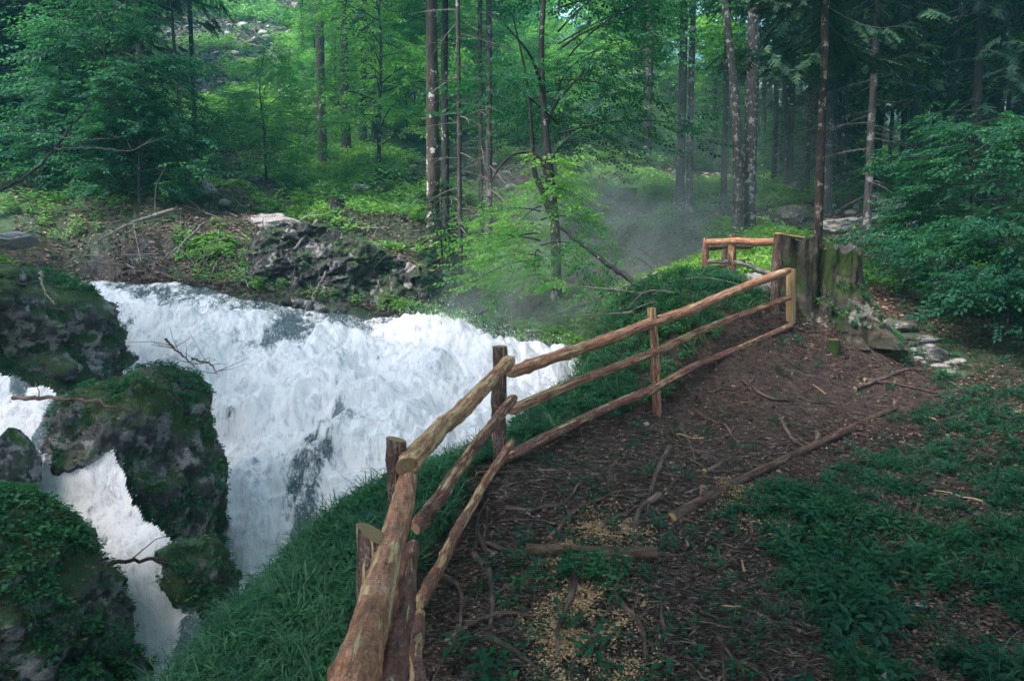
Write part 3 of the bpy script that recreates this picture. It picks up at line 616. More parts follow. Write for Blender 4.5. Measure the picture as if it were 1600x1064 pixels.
# pale ledges and outcrops across the water
for k,(px,py,Y,sx,sy,sz,mat,lab) in enumerate([
 (428,352,20.0,0.75,0.5,0.26,'rock_pale','pale overhanging rock ledge above the dark cliff across the waterfall'),
 (325,302,23.0,0.24,0.25,0.38,'rock_pale','upright pale rock just below the small grey stump'),
 (352,318,22.6,0.2,0.2,0.14,'rock_pale','small pale rock to the right of the upright pale rock'),
 (10,376,16.0,0.5,0.5,0.18,'rock_pale','grey rock at the left edge above the rock wall'),
 (567,297,28,0.42,0.35,0.2,'rock_pale','pale rock lying left on the slope behind the two front trunks'),
 (603,293,28.5,0.4,0.3,0.2,'rock_pale','pale rock touching the foot of the thin leaning trunk'),
 (755,512,15.9,0.4,0.3,0.2,'rock_pale','pale rock by the far shore below the low leafy branches'),
 (790,520,15.3,0.6,0.4,0.2,'rock_dark','dark wet rock at the right end of the far shore'),
 (700,505,16.3,0.6,0.4,0.22,'rock_dark','dark shore rock below the thin straight trunk'),
 (1185,455,12.4,0.35,0.3,0.28,'rock_pale','pale rock behind the fence next to the mossy stump'),
 (1395,512,11.6,0.33,0.28,0.13,'rock_dark','flat pale rock on the path edge right of the mossy stump'),
 (1452,532,10.9,0.22,0.2,0.14,'rock_dark','rounded grey rock on the right of the rocky path patch'),
 (1420,522,11.3,0.42,0.2,0.08,'rock_dark','long low dark rock step across the path'),
 (1010,662,7.85,0.035,0.03,0.03,'rock_pale','small white stone near the foot of the half-split post'),
 (1440,900,4.3,0.05,0.04,0.03,'rock_pale','small pale stone half hidden in the grass at lower right'),
 (1388,1058,3.35,0.05,0.04,0.05,'rock_pale','pale pointed stone at the bottom edge in the grass'),
 (1370,795,5.7,0.06,0.03,0.02,'rock_pale','thin pale stone lying among the grass tufts on the slope'),
 (1310,352,19.5,0.5,0.4,0.2,'rock_pale','pale flat rock in the path behind the mossy stump'),
 (1390,325,24,0.6,0.5,0.28,'rock_pale','pale rock block beside the far path on the right'),
 (1368,318,26,0.35,0.3,0.35,'rock_pale','squarish pinkish rock uphill of the path'),
 (1240,340,22,0.5,0.4,0.3,'rock_mossy','mossy mound of rock between the background trunks'),
 (1430,350,20,0.25,0.2,0.3,'rock_pale','pale rock half covered by the leafy bush')]):
    x,y,z=P(px,py,Y)
    o=rock(x,y,(sx,sy,sz),500+k,mat,lab,sub=5 if sx>0.3 else 3,rough=0.12)
    o.location.z=(z if Y>12 else o.location.z+sz*0.3)
# cracked bedrock and loose stones on the upper path
for k in range(46):
    t=random.random(); x,y,_=hit(1380+110*t+random.uniform(-25,25),505+75*t+random.uniform(-14,14)); s_=random.uniform(0.05,0.15)
    rock(x,y,(s_,s_*0.9,s_*0.4),700+k,random.choice(['rock_pale','rock_dark','rock_dark']),'small flat stone in the rocky patch of path right of the stump','stones in the rocky patch',2)
for k in range(34):
    x,y,_=hit(random.uniform(1285,1400),random.uniform(305,372)); s_=random.uniform(0.1,0.3)
    rock(x,y,(s_,s_,s_*0.5),800+k,random.choice(['rock_pale','rock_dark']),'grey stone lying in the far part of the forest path','stones on the far path',2)
for k in range(120):
    px=random.choice([random.gauss(400,70),random.uniform(260,470),random.gauss(370,40)]); py=random.uniform(5,215)
    x,y,_=hit(px,py); s_=random.uniform(0.08,0.30)*(y/45)
    rock(x,y,(s_,s_*0.8,s_*random.uniform(0.4,0.9)),900+k,'rock_pale','white rock scattered on the steep sunlit hillside','white rocks on the hillside',3,dz=0.1)
for k in range(40):
    x,y,_=hit(random.uniform(520,1060),random.uniform(250,340)); s_=random.uniform(0.1,0.28)
    rock(x,y,(s_,s_*0.8,s_*0.6),1000+k,'rock_pale' if k%3 else 'rock_mossy','small pale stone among the greenery under the trees','stones among the forest greenery',2)
# ------------------------------------------------------------------ stump by the fence
def stump():
    x0,y0,_=P(1290,500,10.75); z0=hz(x0,y0)
    em=empty('mossy_stump',(x0,y0,z0),'huge split mossy tree stump at the end of the pole fence','tree stump')
    def lobe(px,Y,w,H,seed,flare,cutz):
        cx,cy,_=P(px,400,Y); nz,k=90,110; t=np.linspace(0,1,nz); th=np.linspace(0,2*np.pi,k,endpoint=False)
        c,s_=np.cos(th),np.sin(th); zb=-0.35
        top=H+cutz*fbm(c*1.5,s_*1.5,seed,3,seed)+cutz*0.9*np.abs(fbm(c*6,s_*6,seed,3,seed+1))-cutz*0.5*(s_<-0.2)
        Z=zb+(top[None]-zb)*t[:,None]
        lo=np.abs(fbm(c*1.6,s_*1.6,seed*1.7,2,seed+2)); Rr=w*(1+flare*np.clip(1-t*1.02,0,1)[:,None]**2.0*(0.55+0.9*lo)[None])
        Rr=Rr*(1+0.15*fbm(c[None]*2.2,s_[None]*2.2,Z*1.3,4,seed+4)+0.09*fbm(c[None]*7,s_[None]*7,Z*2.2,4,seed+6)+0.03*fbm(c[None]*20,s_[None]*20,Z*14,3,seed+7))
        V=np.stack([cx+Rr*c,cy+Rr*s_*0.95,z0+Z],-1).reshape(-1,3)
        i=np.arange(nz-1)[:,None]*k; j=np.arange(k)[None]; F=np.stack([i+j,i+(j+1)%k,i+k+(j+1)%k,i+k+j],-1).reshape(-1,4)
        lp=np.stack([Rr*c*0.6,Rr*s_*0.6,Z+0*Rr],-1).reshape(-1,3)
        row=V[-k:]; rings=[row+[0,0,0.001]]; 
        for g_ in (0.75,0.5,0.25,0.02):
            q=row.mean(0)+(row-row.mean(0))*g_; q=q.copy(); q[:,2]+=-0.05+0.03*fbm(q[:,0]*9,q[:,1]*9,0,3,seed); rings.append(q)
        RV=np.vstack(rings); ii=np.arange(4)[:,None]*k; RF=np.stack([ii+j,ii+(j+1)%k,ii+k+(j+1)%k,ii+k+j],-1).reshape(-1,4)
        return (V,F,{'lp':lp,'cap':np.zeros(len(V))}),(RV,RF,{'lp':RV*0.5,'cap':np.full(len(RV),0.08)})
    a1,b1=lobe(1250,10.65,0.23,z_top(372,10.65)-z0,3,0.5,0.05)
    a2,b2=lobe(1303,10.8,0.325,z_top(388,10.8)-z0,8,1.9,0.09)
    V,F,A=join([a1,a2]); mesh('stump_trunk',V-np.array(em.location),F,M['bark_stump'],em,A)
    V,F,A=join([b1,b2]); mesh('cut_top',V-np.array(em.location),F,M['bark_dark'],em,{'lp':A['lp'],'cap':A['cap']*0})
    MOSSV.append((join([a1,a2])[0],join([a1,a2])[1][0]))
    rp=[]
    for k,(ax,ay,L,r_) in enumerate([(0.75,-0.62,1.15,0.15),(0.35,-0.95,0.75,0.13),(1.0,-0.1,1.0,0.14),(-0.15,-1.0,0.55,0.11),(-0.55,-0.8,0.5,0.10),(0.9,0.6,0.8,0.12)]):
        cx=P(1303 if ax>0 else 1252,400,10.75)[0]; n=14; t=np.linspace(0,1,n); xx=cx+ax*(0.12+L*t)+0.06*np.sin(t*5+k); yy=10.75+ay*(0.12+L*t)
        zz=height(xx,yy)+0.62*(1-t)**2.4-0.03; c=np.stack([xx,yy,zz],-1); rp.append(tube(c,r_*(1-0.75*t),14,0.22,5,False,k+3))
    V,F,A=join(rp); mesh('root_flare',V-np.array(em.location),F,M['bark_stump'],em,A); MOSSV.append((V,F[0]))
    p0=np.array(P(1214,366,10.25));p1=np.array(P(1252,377,10.6)); V,F,A=tube([p0,(p0+p1)/2,p1],0.045,8,0.1,4,True,3); V[:,2]=p0[2]+(V[:,2]-p0[2])*0.5
    mesh('wood_slab',V-np.array(em.location),F,M['split_wood'],em,A)
MOSSV.append((CLV[0],np.vstack([CLV[1][:,[0,1,2]],CLV[1][:,[0,2,3]]])))
def z_top(py,Y): return P(800,py,Y)[2]
stump()
def small_stump(px,py,Y,r,H,seed,lab,mat='bark_stump',flare=0.35):
    x,y,_=P(px,py,Y); z=hz(x,y); em=empty('tree_stump',(x,y,z),lab,'tree stump')
    n=14; t=np.linspace(0,1,n); V,F,A=tube(np.stack([0*t,0*t,-0.2+(H+0.2)*t],-1),r*(1+flare*(1-t)**3),20,0.16,3,False,seed)
    mesh('stump_trunk',V,F,M[mat],em,A)
    row=V[-20:]; c=row.mean(0); RV=np.vstack([row+[0,0,.002],c[None]+[0,0,.01]]); RF=np.stack([np.arange(20),(np.arange(20)+1)%20,np.full(20,20)],-1)
    mesh('cut_top',RV,RF,M[mat],em,{'lp':RV,'cap':np.ones(21)})
small_stump(1303,530,9.8,0.075,0.16,5,'small dark stub with a fresh pale cut in front of the mossy stump')
small_stump(325,280,27,0.28,0.85,6,'grey weathered stump above the rocks on the left slope','bark_spruce')
small_stump(527,350,22.5,0.22,0.4,7,'low dark stump at the top of the far cliff near torn roots','bark_dark')
small_stump(505,345,22.9,0.2,0.35,17,'low dark stump left of a similar one above the far cliff','bark_dark')
small_stump(375,260,31,0.3,0.5,8,'squat grey stump among the green on the left slope','bark_spruce')
small_stump(938,300,28,0.26,0.6,9,'dark mossy stump in the bright green undergrowth')
small_stump(982,322,26,0.28,0.55,10,'darker stump right of another in the bright undergrowth')
small_stump(1110,315,25,0.35,0.5,11,'broad mossy stump between the background trunks left of the lichened pair')
small_stump(1242,330,25,0.38,0.6,12,'mossy root mound stump right of the lichened pair of trunks')
small_stump(1322,322,24,0.35,0.5,13,'dark stump beside the far path behind the fence end')
# ------------------------------------------------------------------ retaining logs with pegs
def log(name,pts,r,mat,lab,cat,seed,pegs=(),sink=0.0):
    pts=[(p[0],p[1],hz(p[0],p[1])+sink) for p in pts]
    if name=='step_log': zm=max(p[2] for p in pts); pts=[(p[0],p[1],zm) for p in pts]
    em=empty(name,pts[0],lab,cat)
    L=sum(math.dist(pts[i],pts[i+1]) for i in range(len(pts)-1)); n=int(L/0.05)+4
    V,F,A=tube(catmull(pts,n),np.linspace(r,r*0.8,n),18,0.12,7,True,seed); mesh('log_body',V-np.array(em.location),F,M[mat],em,A)
    for (x,y,rr,h,z) in pegs:
        b=hz(x,y); V,F,A=tube(catmull([(x,y,b-0.2),(x+0.008,y,b+h)],9),rr,14,0.1,6,True,seed+3,0,0.3); mesh('peg',V-np.array(em.location),F,M['post'],em,A)
log('retaining_log',[EDGE[0],((EDGE[0][0]*.6+EDGE[1][0]*.4),(EDGE[0][1]*.6+EDGE[1][1]*.4)),EDGE[1],EDGE[2]],0.04,'log_bark','long half-buried log holding up the right edge of the dirt path','log',31,
    [(*hit(1097,785)[:2],0.028,0.10,0),(*hit(1276,697)[:2],0.026,0.12,0),(*hit(1397,640)[:2],0.028,0.1,0)],0.02)
x1,y1,_=P(822,884,4.45);x2,y2,_=P(1026,896,4.4)
log('step_log',[(x1,y1),((x1+x2)/2,(y1+y2)/2),(x2,y2)],0.042,'log_bark','short log laid across the path as a step near the viewer','log',33,[(*P(978,900,4.36)[:2],0.03,0.05,0)],0.03)
# ------------------------------------------------------------------ leaf and needle templates
def leaf(l,w,fold=0.25,two=False):
    V=np.array([[0,0,0],[l*.38,w*.5,w*fold*.5],[l,0,-l*.08],[l*.38,-w*.5,w*fold*.5],[l*.72,w*.36,w*.1],[l*.72,-w*.36,w*.1]])
    if two: return V[:4],np.array([[0,2,1],[0,3,2]])
    return V,np.array([[0,4,1],[0,2,4],[0,5,2],[0,3,5]])
def spray_tpl(n=11,L=0.5,ll=0.085,lw=0.055,two=True,seed=0):
    r=np.random.default_rng(seed); parts=[]; ex=[]
    V,F=leaf(ll,lw,0.3,two)
    for i in range(n):
        t=(i+0.6)/n; s_=1 if i%2 else -1
        a_=s_*r.uniform(0.6,1.15) if i<n-1 else 0; c,sn=math.cos(a_),math.sin(a_); q=V*r.uniform(0.75,1.15)
        q=q@np.array([[c,sn,0],[-sn,c,0],[0,0,1]]); roll=r.normal(0,0.3); q=q@np.array([[1,0,0],[0,math.cos(roll),math.sin(roll)],[0,-math.sin(roll),math.cos(roll)]])
        q[:,2]-=0.25*np.hypot(q[:,0],q[:,1]); q=q+[L*t,s_*0.012+0.05*math.sin(t*2),-0.10*L*t*t]
        parts.append((q,F,{'ex':np.full(len(q),r.uniform(-0.25,0.25))}))
    tw=np.array([[0,0.004,0],[0,-0.004,0],[L,0.05,-0.1*L]]); parts.append((tw,np.array([[0,1,2]]),{'ex':np.full(3,-0.6)}))
    V,F,A=join(parts); return V,F[0],A['ex']
SPR_N=[spray_tpl(11,0.42,0.075,0.05,False,i) for i in range(3)]
SPR_M=[spray_tpl(10,0.6,0.115,0.075,True,i+5) for i in range(3)]
SPR_F=[spray_tpl(8,0.95,0.22,0.15,True,i+9) for i in range(3)]
def needle_tpl(seed=0,L=0.6,n=13):
    r=np.random.default_rng(seed); V=[];F=[];ex=[]
    def strip(p,d,l,w,nr):
        d=d/np.linalg.norm(d); s_=np.cross(d,nr); s_/=np.linalg.norm(s_); k=len(V)
        V.extend([p+s_*w*0.4,p-s_*w*0.4,p+d*l*0.6-s_*w*0.5,p+d*l,p+d*l*0.6+s_*w*0.5]); F.extend([[k,k+1,k+2],[k,k+2,k+4],[k+4,k+2,k+3]]); ex.extend([r.uniform(-.2,.2)]*5)
    for i in range(n):
        t=(i+0.5)/n; 
        for s_ in (1,-1):
            p=np.array([L*t,0,-0.12*L*t*t]); l=0.22*(1-0.62*t)*r.uniform(0.6,1.25)
            d=np.array([0.75,s_*r.uniform(0.7,1.1),r.uniform(-0.75,-0.05)]); strip(p,d,l,0.03,np.array([r.normal(0,.4),r.normal(0,.4),1.0]))
    strip(np.zeros(3),np.array([1,0,-0.1]),L*1.05,0.035,np.array([0,0,1.0])); strip(np.zeros(3),np.array([1,0,-0.1]),L*1.05,0.03,np.array([0,1.0,0]))
    return np.array(V),np.array(F),np.array(ex)
NDL=[needle_tpl(i) for i in range(3)]
def place(T,loc,fwd,up,sc,rnd=None):
    n=len(loc); pick=rng.integers(0,len(T),n); out=[]; rnd=rng.random(n) if rnd is None else rnd
    for i,(V,F,ex) in enumerate(T):
        m=pick==i
        if m.any(): out.append(inst(V,F,frames(fwd[m],up[m],sc[m]),loc[m],rnd[m],ex))
    return join(out)
def beech(seed,H,b0,Rm,nb,ns,T,sc=1.0,top=True,el=(0.25,1.05),asym=None):
    "layered broadleaf crown: returns (leaf arrays, limb arrays)"
    r=np.random.default_rng(seed); L_,F_,U_,S_,C_=[],[],[],[],[]; limbs=[]
    for b in range(nb):
        u=(b+r.random())/nb; z0=b0+(H-b0)*u*0.93; az=r.random()*6.283 if asym is None else asym+r.normal(0,0.8)
        L=Rm*(0.45+0.75*math.sin(min(1,0.25+u*0.85)*3.0))*r.uniform(0.6,1.1); e_=r.uniform(*el)*(0.6+0.7*u)
        d=np.array([math.cos(az)*math.cos(e_),math.sin(az)*math.cos(e_),math.sin(e_)]); side=np.array([-math.sin(az),math.cos(az),0])
        t=np.linspace(0,1,7); sag=-0.42*L*t**2.0*r.uniform(0.3,1.3); bend=r.normal(0,0.28)*L
        pth=np.array([0,0,z0])+np.outer(t*L,d)+np.outer(t**2*bend,side); pth[:,2]+=sag
        limbs.append(tube(pth,np.linspace(0.007+0.006*L,0.003,7),4,0,caps=False)[:3])
        n=int(ns*L/Rm*r.uniform(0.8,1.2)); tt=r.uniform(0.22,1.02,n)**0.8; off=r.normal(0,0.26,n)*L*(1.1-0.6*tt)
        dep=L*tt; bp=np.stack([np.interp(tt,t,pth[:,i]) for i in range(3)],-1)+off[:,None]*side+r.normal(0,0.055*L,(n,3))*[1,1,1.2]
        bp[:,2]-=0.10*np.abs(off)
        yaw=az+np.sign(off)*r.uniform(0.2,1.1,n); f=np.stack([np.cos(yaw),np.sin(yaw),r.normal(-0.12,0.18,n)],-1)
        up=np.stack([r.normal(0,.28,n),r.normal(0,.28,n),np.ones(n)],-1)
        L_.append(bp);F_.append(f);U_.append(up);S_.append(r.uniform(0.7,1.25,n)*sc); C_.append(np.clip(r.normal(0.5,0.18)+r.normal(0,0.12,n),0,1))
    A=place(T,np.concatenate(L_),np.concatenate(F_),np.concatenate(U_),np.concatenate(S_),np.concatenate(C_))
    return A,join(limbs)
def spruce(seed,H,b0,Rm,nb,dens=5.0,sc=1.0):
    r=np.random.default_rng(seed); L_,F_,U_,S_=[],[],[],[]; limbs=[]
    for b in range(nb):
        u=((b+r.random())/nb)**1.05; z0=b0+(H-b0)*u; az=r.random()*6.283; L=Rm*(1-u)**0.75*r.uniform(0.6,1.15)+0.25
        t=np.linspace(0,1,7); dr=r.uniform(0.25,0.5)*(1-0.6*u)
        hor=np.array([math.cos(az),math.sin(az),0]); side=np.array([-hor[1],hor[0],0])
        pth=np.array([0,0,z0])+np.outer(t*L,hor); pth[:,2]+=-dr*L*np.sin(t*2.1)+0.18*L*t**3
        limbs.append(tube(pth,np.linspace(0.010+0.007*L,0.003,7),3,0,caps=False))
        n=int(dens*L)+2; tt=r.uniform(0.12,1.0,n); sg=np.where(r.random(n)<0.5,1,-1)
        bp=np.stack([np.interp(tt,t,pth[:,i]) for i in range(3)],-1); yaw=az+sg*r.uniform(0.15,0.9,n)
        f=np.stack([np.cos(yaw),np.sin(yaw),r.uniform(-0.9,-0.05,n)],-1); up=np.stack([r.normal(0,.2,n),r.normal(0,.2,n),np.ones(n)],-1)
        L_.append(bp);F_.append(f);U_.append(up);S_.append(r.uniform(0.7,1.3,n)*sc*(0.75+0.5*(1-u)))
    return place(NDL,np.concatenate(L_),np.concatenate(F_),np.concatenate(U_),np.concatenate(S_)),join(limbs)
def deadtwigs(seed,z0,z1,n,L):
    r=np.random.default_rng(seed); out=[]
    for i in range(n):
        z=r.uniform(z0,z1); az=r.random()*6.283; l=L*r.uniform(0.3,1.0); d=np.array([math.cos(az),math.sin(az),r.uniform(-0.45,0.15)])
        s_=np.array([-d[1],d[0],0]); t=np.linspace(0,1,5); p=np.array([0,0,z])+np.outer(t*l,d)+np.outer(t**2*r.normal(0,0.15)*l,s_); p[:,2]-=0.15*l*t**2
        out.append(tube(p,np.linspace(0.011,0.002,5),3,0,caps=False))
        for q in range(3):
            k=r.integers(1,4); yy=az+r.choice([-1,1])*r.uniform(0.4,1); l2=l*0.4*r.random(); out.append(tube([p[k],p[k]+np.array([math.cos(yy),math.sin(yy),-0.3])*l2*.5,p[k]+np.array([math.cos(yy),math.sin(yy),-0.5])*l2],[0.005,0.003,0.0015],3,0,caps=False))
    return join(out)
# shared crown meshes
LIB={}
def lib(key,arr,mat):
    V,F,A=arr; o=mesh(key,V,F,M[mat],attrs=A,smooth=False,link=False); LIB[key]=o.data; bpy.data.objects.remove(o)
for i in range(3):
    a_,l_=spruce(40+i,[20,17,22][i],[5.5,4.0,7.5][i],[2.6,2.3,2.9][i],120,6.5); lib(f'spruce_tall{i}',a_,'needle'); lib(f'spruce_tall{i}_l',l_,'bark_dark')
for i in range(2):
    a_,l_=spruce(50+i,[5.5,8][i],0.4,[1.3,1.7][i],[70,90][i],8.0,0.75); lib(f'spruce_young{i}',a_,'needle'); lib(f'spruce_young{i}_l',l_,'bark_dark')
for i in range(3):
    a_,l_=beech(60+i,[17,14,19][i],[5,3.8,6.5][i],[3.6,3.2,4.2][i],46,46,SPR_F,0.95); lib(f'beech_tall{i}',a_,'beech_leaf'); lib(f'beech_tall{i}_l',l_,'bark_dark')
for i in range(3):
    a_,l_=beech(70+i,[5.0,6.5,4.0][i],[0.5,1.0,0.4][i],[1.6,2.0,1.4][i],34,26,SPR_M,0.9); lib(f'sapling{i}',a_,'beech_leaf'); lib(f'sapling{i}_l',l_,'bark_dark')
for i in range(3):
    a_,l_=beech(90+i,[5.0,6.5,4.0][i],[0.5,1.0,0.4][i],[1.6,2.0,1.4][i],34,26,SPR_M,0.9); lib(f'dim{i}',a_,'bush_leaf'); lib(f'dim{i}_l',l_,'bark_dark')  # sapling crowns again, forest shade put into the darker leaf colour
for i in range(2):
    lib(f'dead{i}',deadtwigs(80+i,1.2,6.5,46,1.5),'dead_wood')
a_,l_=spruce(48,17,4.6,2.0,105,13,0.6); lib('spruce_near0',a_,'needle'); lib('spruce_near0_l',l_,'bark_dark')
for i in range(2):
    a_,l_=spruce(45+i,24,[9.5,8.5][i],2.7,70,5.0); lib(f'spruce_high{i}',a_,'needle'); lib(f'spruce_high{i}_l',l_,'bark_dark')
    a_,l_=beech(65+i,20,[9,8][i],4.2,30,36,SPR_F,0.95); lib(f'beech_high{i}',a_,'beech_leaf'); lib(f'beech_high{i}_l',l_,'bark_dark')
TH={'spruce_near0':17,'spruce_high0':24,'spruce_high1':24,'beech_high0':20,'beech_high1':20,'spruce_tall0':20,'spruce_tall1':17,'spruce_tall2':22,'spruce_young0':5.5,'spruce_young1':8,'beech_tall0':17,'beech_tall1':14,'beech_tall2':19,'sapling0':5,'sapling1':6.5,'sapling2':4,'dim0':5,'dim1':6.5,'dim2':4}
def child(name,data,parent,sc=1.0,rz=0.0,loc=(0,0,0)):
    o=bpy.data.objects.new(name,data); COL.objects.link(o); o.parent=parent; o.scale=(sc,)*3 if np.isscalar(sc) else sc; o.rotation_euler=(0,0,rz); o.location=loc; return o
CNT=0
def trunk_arr(path,r0,r1,k=14,flare=0.5,seed=0,noise=0.07):
    p=np.array(path,float); L=np.linalg.norm(p[-1]-p[0]); n=max(12,int(L/0.22)); c=catmull(p,n); t=np.linspace(0,1,n); h=c[:,2]-c[0,2]
    r=(r0*(1-t)+r1*t)+r0*flare*np.exp(-np.clip(h-0.3,0,99)/0.22)
    return tube(c,r,k,noise,3,False,seed)
def tree(px,Y,wpx,crown,mat,label,name='tree',lean=(0,0),group=None,dead=False,csc=None,top=None,path=None,loc=None,wig=0.12,cat='tree',flare=0.5):
    global CNT; CNT+=1
    x,y=(X(px,Y),Y) if loc is None else loc
    z=hz(x,y)-0.3; em=empty(name,(x,y,z),label,cat,group)
    r0=wpx*Y/FPX/2; H=TH.get(crown,16)*(csc or 1.0); 
    if path is None:
        r=random.Random(CNT); pts=[(0,0,0)]
        for i in range(1,5): pts.append((lean[0]*i/4*H+r.uniform(-wig,wig)*i/3,lean[1]*i/4*H+r.uniform(-wig,wig)*i/3,H*i/4*0.97))
    else: pts=path
    V,F,A=trunk_arr(pts,r0,max(0.012,r0*0.25),seed=CNT,k=16 if Y<26 else 9,flare=flare); mesh('trunk',V,F,M[mat],em,A)
    rz=random.random()*6.28
    if crown:
        off=(lean[0]*H*0.6,lean[1]*H*0.6,0)
        child('crown',LIB[crown],em,csc or 1.0,rz,off); child('branches',LIB[crown+'_l'],em,csc or 1.0,rz,off)
    if dead: child('dead_branches',LIB[f'dead{CNT%2}'],em,1.0,rz+1)
    return em
SP='bark_spruce';DK='bark_dark';BE='bark_beech'
tree(75,24,17,'spruce_tall0',DK,'dark straight spruce trunk near the top left corner','spruce_tree',dead=True)
tree(62,26,5,'dim1',BE,'thin pale sapling stem just left of the top left spruce','young_tree')
tree(205,22,17,'spruce_high1',DK,'dark spruce with a broad trunk left of the small pale stems','spruce_tree',dead=True)
tree(235,23.5,12,'spruce_high0',DK,'second dark spruce in the left group, right of the broad one','spruce_tree',dead=True)
tree(222,20,4,'dim2',SP,'thin light stem in front of the left dark spruces','young_tree')
tree(256,21,4,'dim0',SP,'very thin light stem with small leaves right of the left dark spruces','young_tree')
tree(300,25,6,'spruce_high1',BE,'thin bare stem leaning left above the grey stump','spruce_tree',csc=0.7,lean=(-0.05,0))
tree(313,26.5,8,'spruce_high0',DK,'slim dark spruce rising right beside the grey stump','spruce_tree',dead=True)
tree(420,27,4,'sapling0','bark_dark','bright green sapling with a thin dark stem on the sunlit slope','young_tree',csc=0.95)
tree(508,33,15,'spruce_high0',SP,'tall straight pale grey spruce trunk left of the darker pair','spruce_tree',dead=False)
tree(545,36,15,'beech_high0',DK,'straight dark trunk right of the tall pale grey one','beech_tree')
tree(571,39,11,'beech_high1',DK,'slightly leaning dark trunk, third of the row from the pale grey one','beech_tree',lean=(0.02,0))
tree(589,40,10,'beech_high0',DK,'dark trunk right of the slightly leaning one','beech_tree')
tree(595,30,7,'sapling1',SP,'thin pale trunk leaning right with pale rocks at its foot','young_tree',lean=(0.02,0),csc=1.5)
tree(652,50,11,'beech_tall0',SP,'pale distant trunk just left of the big two-tone trunk','beech_tree')
tree(678,20,22,'beech_high0',BE,'big two-tone trunk, brown and pale below, standing on the far bank','beech_tree',lean=(0.003,0))
tree(697,20.9,13,'beech_high1',DK,'dark trunk pressed close behind the big two-tone trunk','spruce_tree')
tree(720,17,8,'spruce_high0',SP,'thin straight trunk with dead twigs nearest to the far shore','spruce_tree',dead=True)
tree(764,20,11,'spruce_high1',SP,'slim grey trunk, right one of two joined at the foot','spruce_tree',dead=True)
tree(752,20.6,8,'spruce_high0',SP,'slim grey trunk, left one of two joined at the foot','spruce_tree',lean=(-0.008,0),dead=True,csc=0.9)
tree(917,42,8,'beech_tall1',BE,'slim mottled trunk behind the forked tree','beech_tree')
tree(1008,36,14,'spruce_high0',DK,'straight dark trunk left of the lichened trunks','spruce_tree',dead=True)
tree(975,48,7,'beech_tall0',SP,'pale far trunk in the bright understorey','beech_tree')
tree(1060,24,14,'spruce_high1',SP,'grey trunk with flaring roots in the mist','spruce_tree',dead=True,flare=1.3)
tree(1075,22.5,11,'beech_high1','bark_lichen','slim lichen-spotted trunk beside the grey flaring one','beech_tree',flare=1.2)
tree(1098,45,9,'beech_tall2',BE,'pale trunk far behind, left of a pair','beech_tree')
tree(1112,44,9,'spruce_tall1',SP,'pale trunk far behind, right of a pair','spruce_tree')
tree(1128,24,10,'spruce_high0',DK,'dark narrow trunk hidden behind the leaning lichened trunk','spruce_tree')
z_=0; L19=19/FPX
tree(1152,19,18,None,'bark_lichen','large lichened trunk leaning left toward its top','beech_tree',path=[(0,0,0),(-3*L19,0,2),(-14*L19,0,4),(-32*L19,0,6),(-50*L19,0,9),(-70*L19,0,14)],flare=0.7)
tree(1166,19.4,23,'beech_high0','bark_lichen','largest lichened trunk, upright, right of the leaning one','beech_tree',flare=0.7)
tree(1205,28,9,'spruce_tall2',DK,'slim dark trunk right of the lichened pair','spruce_tree',dead=True)
tree(1277,15.2,14,'spruce_near0','bark_red','spruce with flaking reddish bark rising behind the mossy stump','spruce_tree')
tree(1288,23,13,'spruce_tall0',SP,'pale spruce trunk just behind the reddish one','spruce_tree',dead=True)
tree(1352,20.5,13,'spruce_near0',SP,'grey spruce on the far path edge right of the stump','spruce_tree',dead=True,flare=0.9)
tree(1403,30,12,'spruce_tall1',SP,'pale spruce trunk above the leafy bush','spruce_tree',dead=True)
tree(1422,25,13,'spruce_high0',DK,'near-black straight trunk right of the pale one above the bush','spruce_tree',dead=True)
tree(1470,24,24,'beech_high1',DK,'thick near-black forked trunk at upper right','beech_tree')
tree(1500,28,9,'beech_tall1',DK,'slim dark trunk right of the thick forked one','beech_tree',lean=(-0.01,0))
tree(1548,22,15,'beech_high0',DK,'dark trunk second from the right edge','beech_tree')
tree(1562,27,9,'spruce_tall0',DK,'thin black trunk close beside the dark one at right','spruce_tree')
tree(1588,21,12,'spruce_tall1',DK,'dark trunk at the very right edge','spruce_tree',dead=True)
# forked tree by the mist
Yt=16.4; xf=X(870,Yt); zf=hz(xf,Yt)-0.3; u=Yt/FPX
def rel(px,py,dy=0): p=P(px,py,Yt+dy); return (p[0]-xf,dy,p[2]-zf)
ft=tree(870,Yt,18,None,DK,'dark forked tree with drooping bright leaves rising out of the mist','beech_tree',path=[(0,0,0),rel(869,400),rel(865,330),rel(855,230),rel(848,150),rel(846,60),rel(852,-60),rel(846,-260)],flare=0.4)
fo_=[ [rel(860,335),rel(848,300),rel(835,268),rel(830,200),rel(822,120),rel(800,20)],
      [rel(856,285),rel(845,250),rel(825,238),rel(800,243),rel(780,262,-0.3),rel(768,285,-0.5)],
      [rel(853,200),rel(870,160,0.3),rel(905,120,0.5),rel(930,80,0.8)],
      [rel(850,150),rel(830,90,-0.4),rel(790,40,-0.8)],[rel(858,255),rel(885,220,0.4),rel(915,200,0.8)] ]
for p_,r_ in zip(fo_,(0.075,0.05,0.04,0.045,0.03)):
    V,F,A=tube(catmull(p_,26),np.linspace(r_,0.014,26),8,0.06,4,False,3); mesh('limb',V,F,M[DK],ft,A)
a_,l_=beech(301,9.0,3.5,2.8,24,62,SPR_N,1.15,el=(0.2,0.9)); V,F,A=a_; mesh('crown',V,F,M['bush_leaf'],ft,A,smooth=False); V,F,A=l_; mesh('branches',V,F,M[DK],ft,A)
a_,l_=beech(302,3.6,0.9,1.35,24,24,SPR_N,1.0,el=(-0.1,0.5)); V,F,A=a_; V=V+[-0.35,-0.5,0]; mesh('low_foliage',V,F,M['beech_leaf'],ft,A,smooth=False)
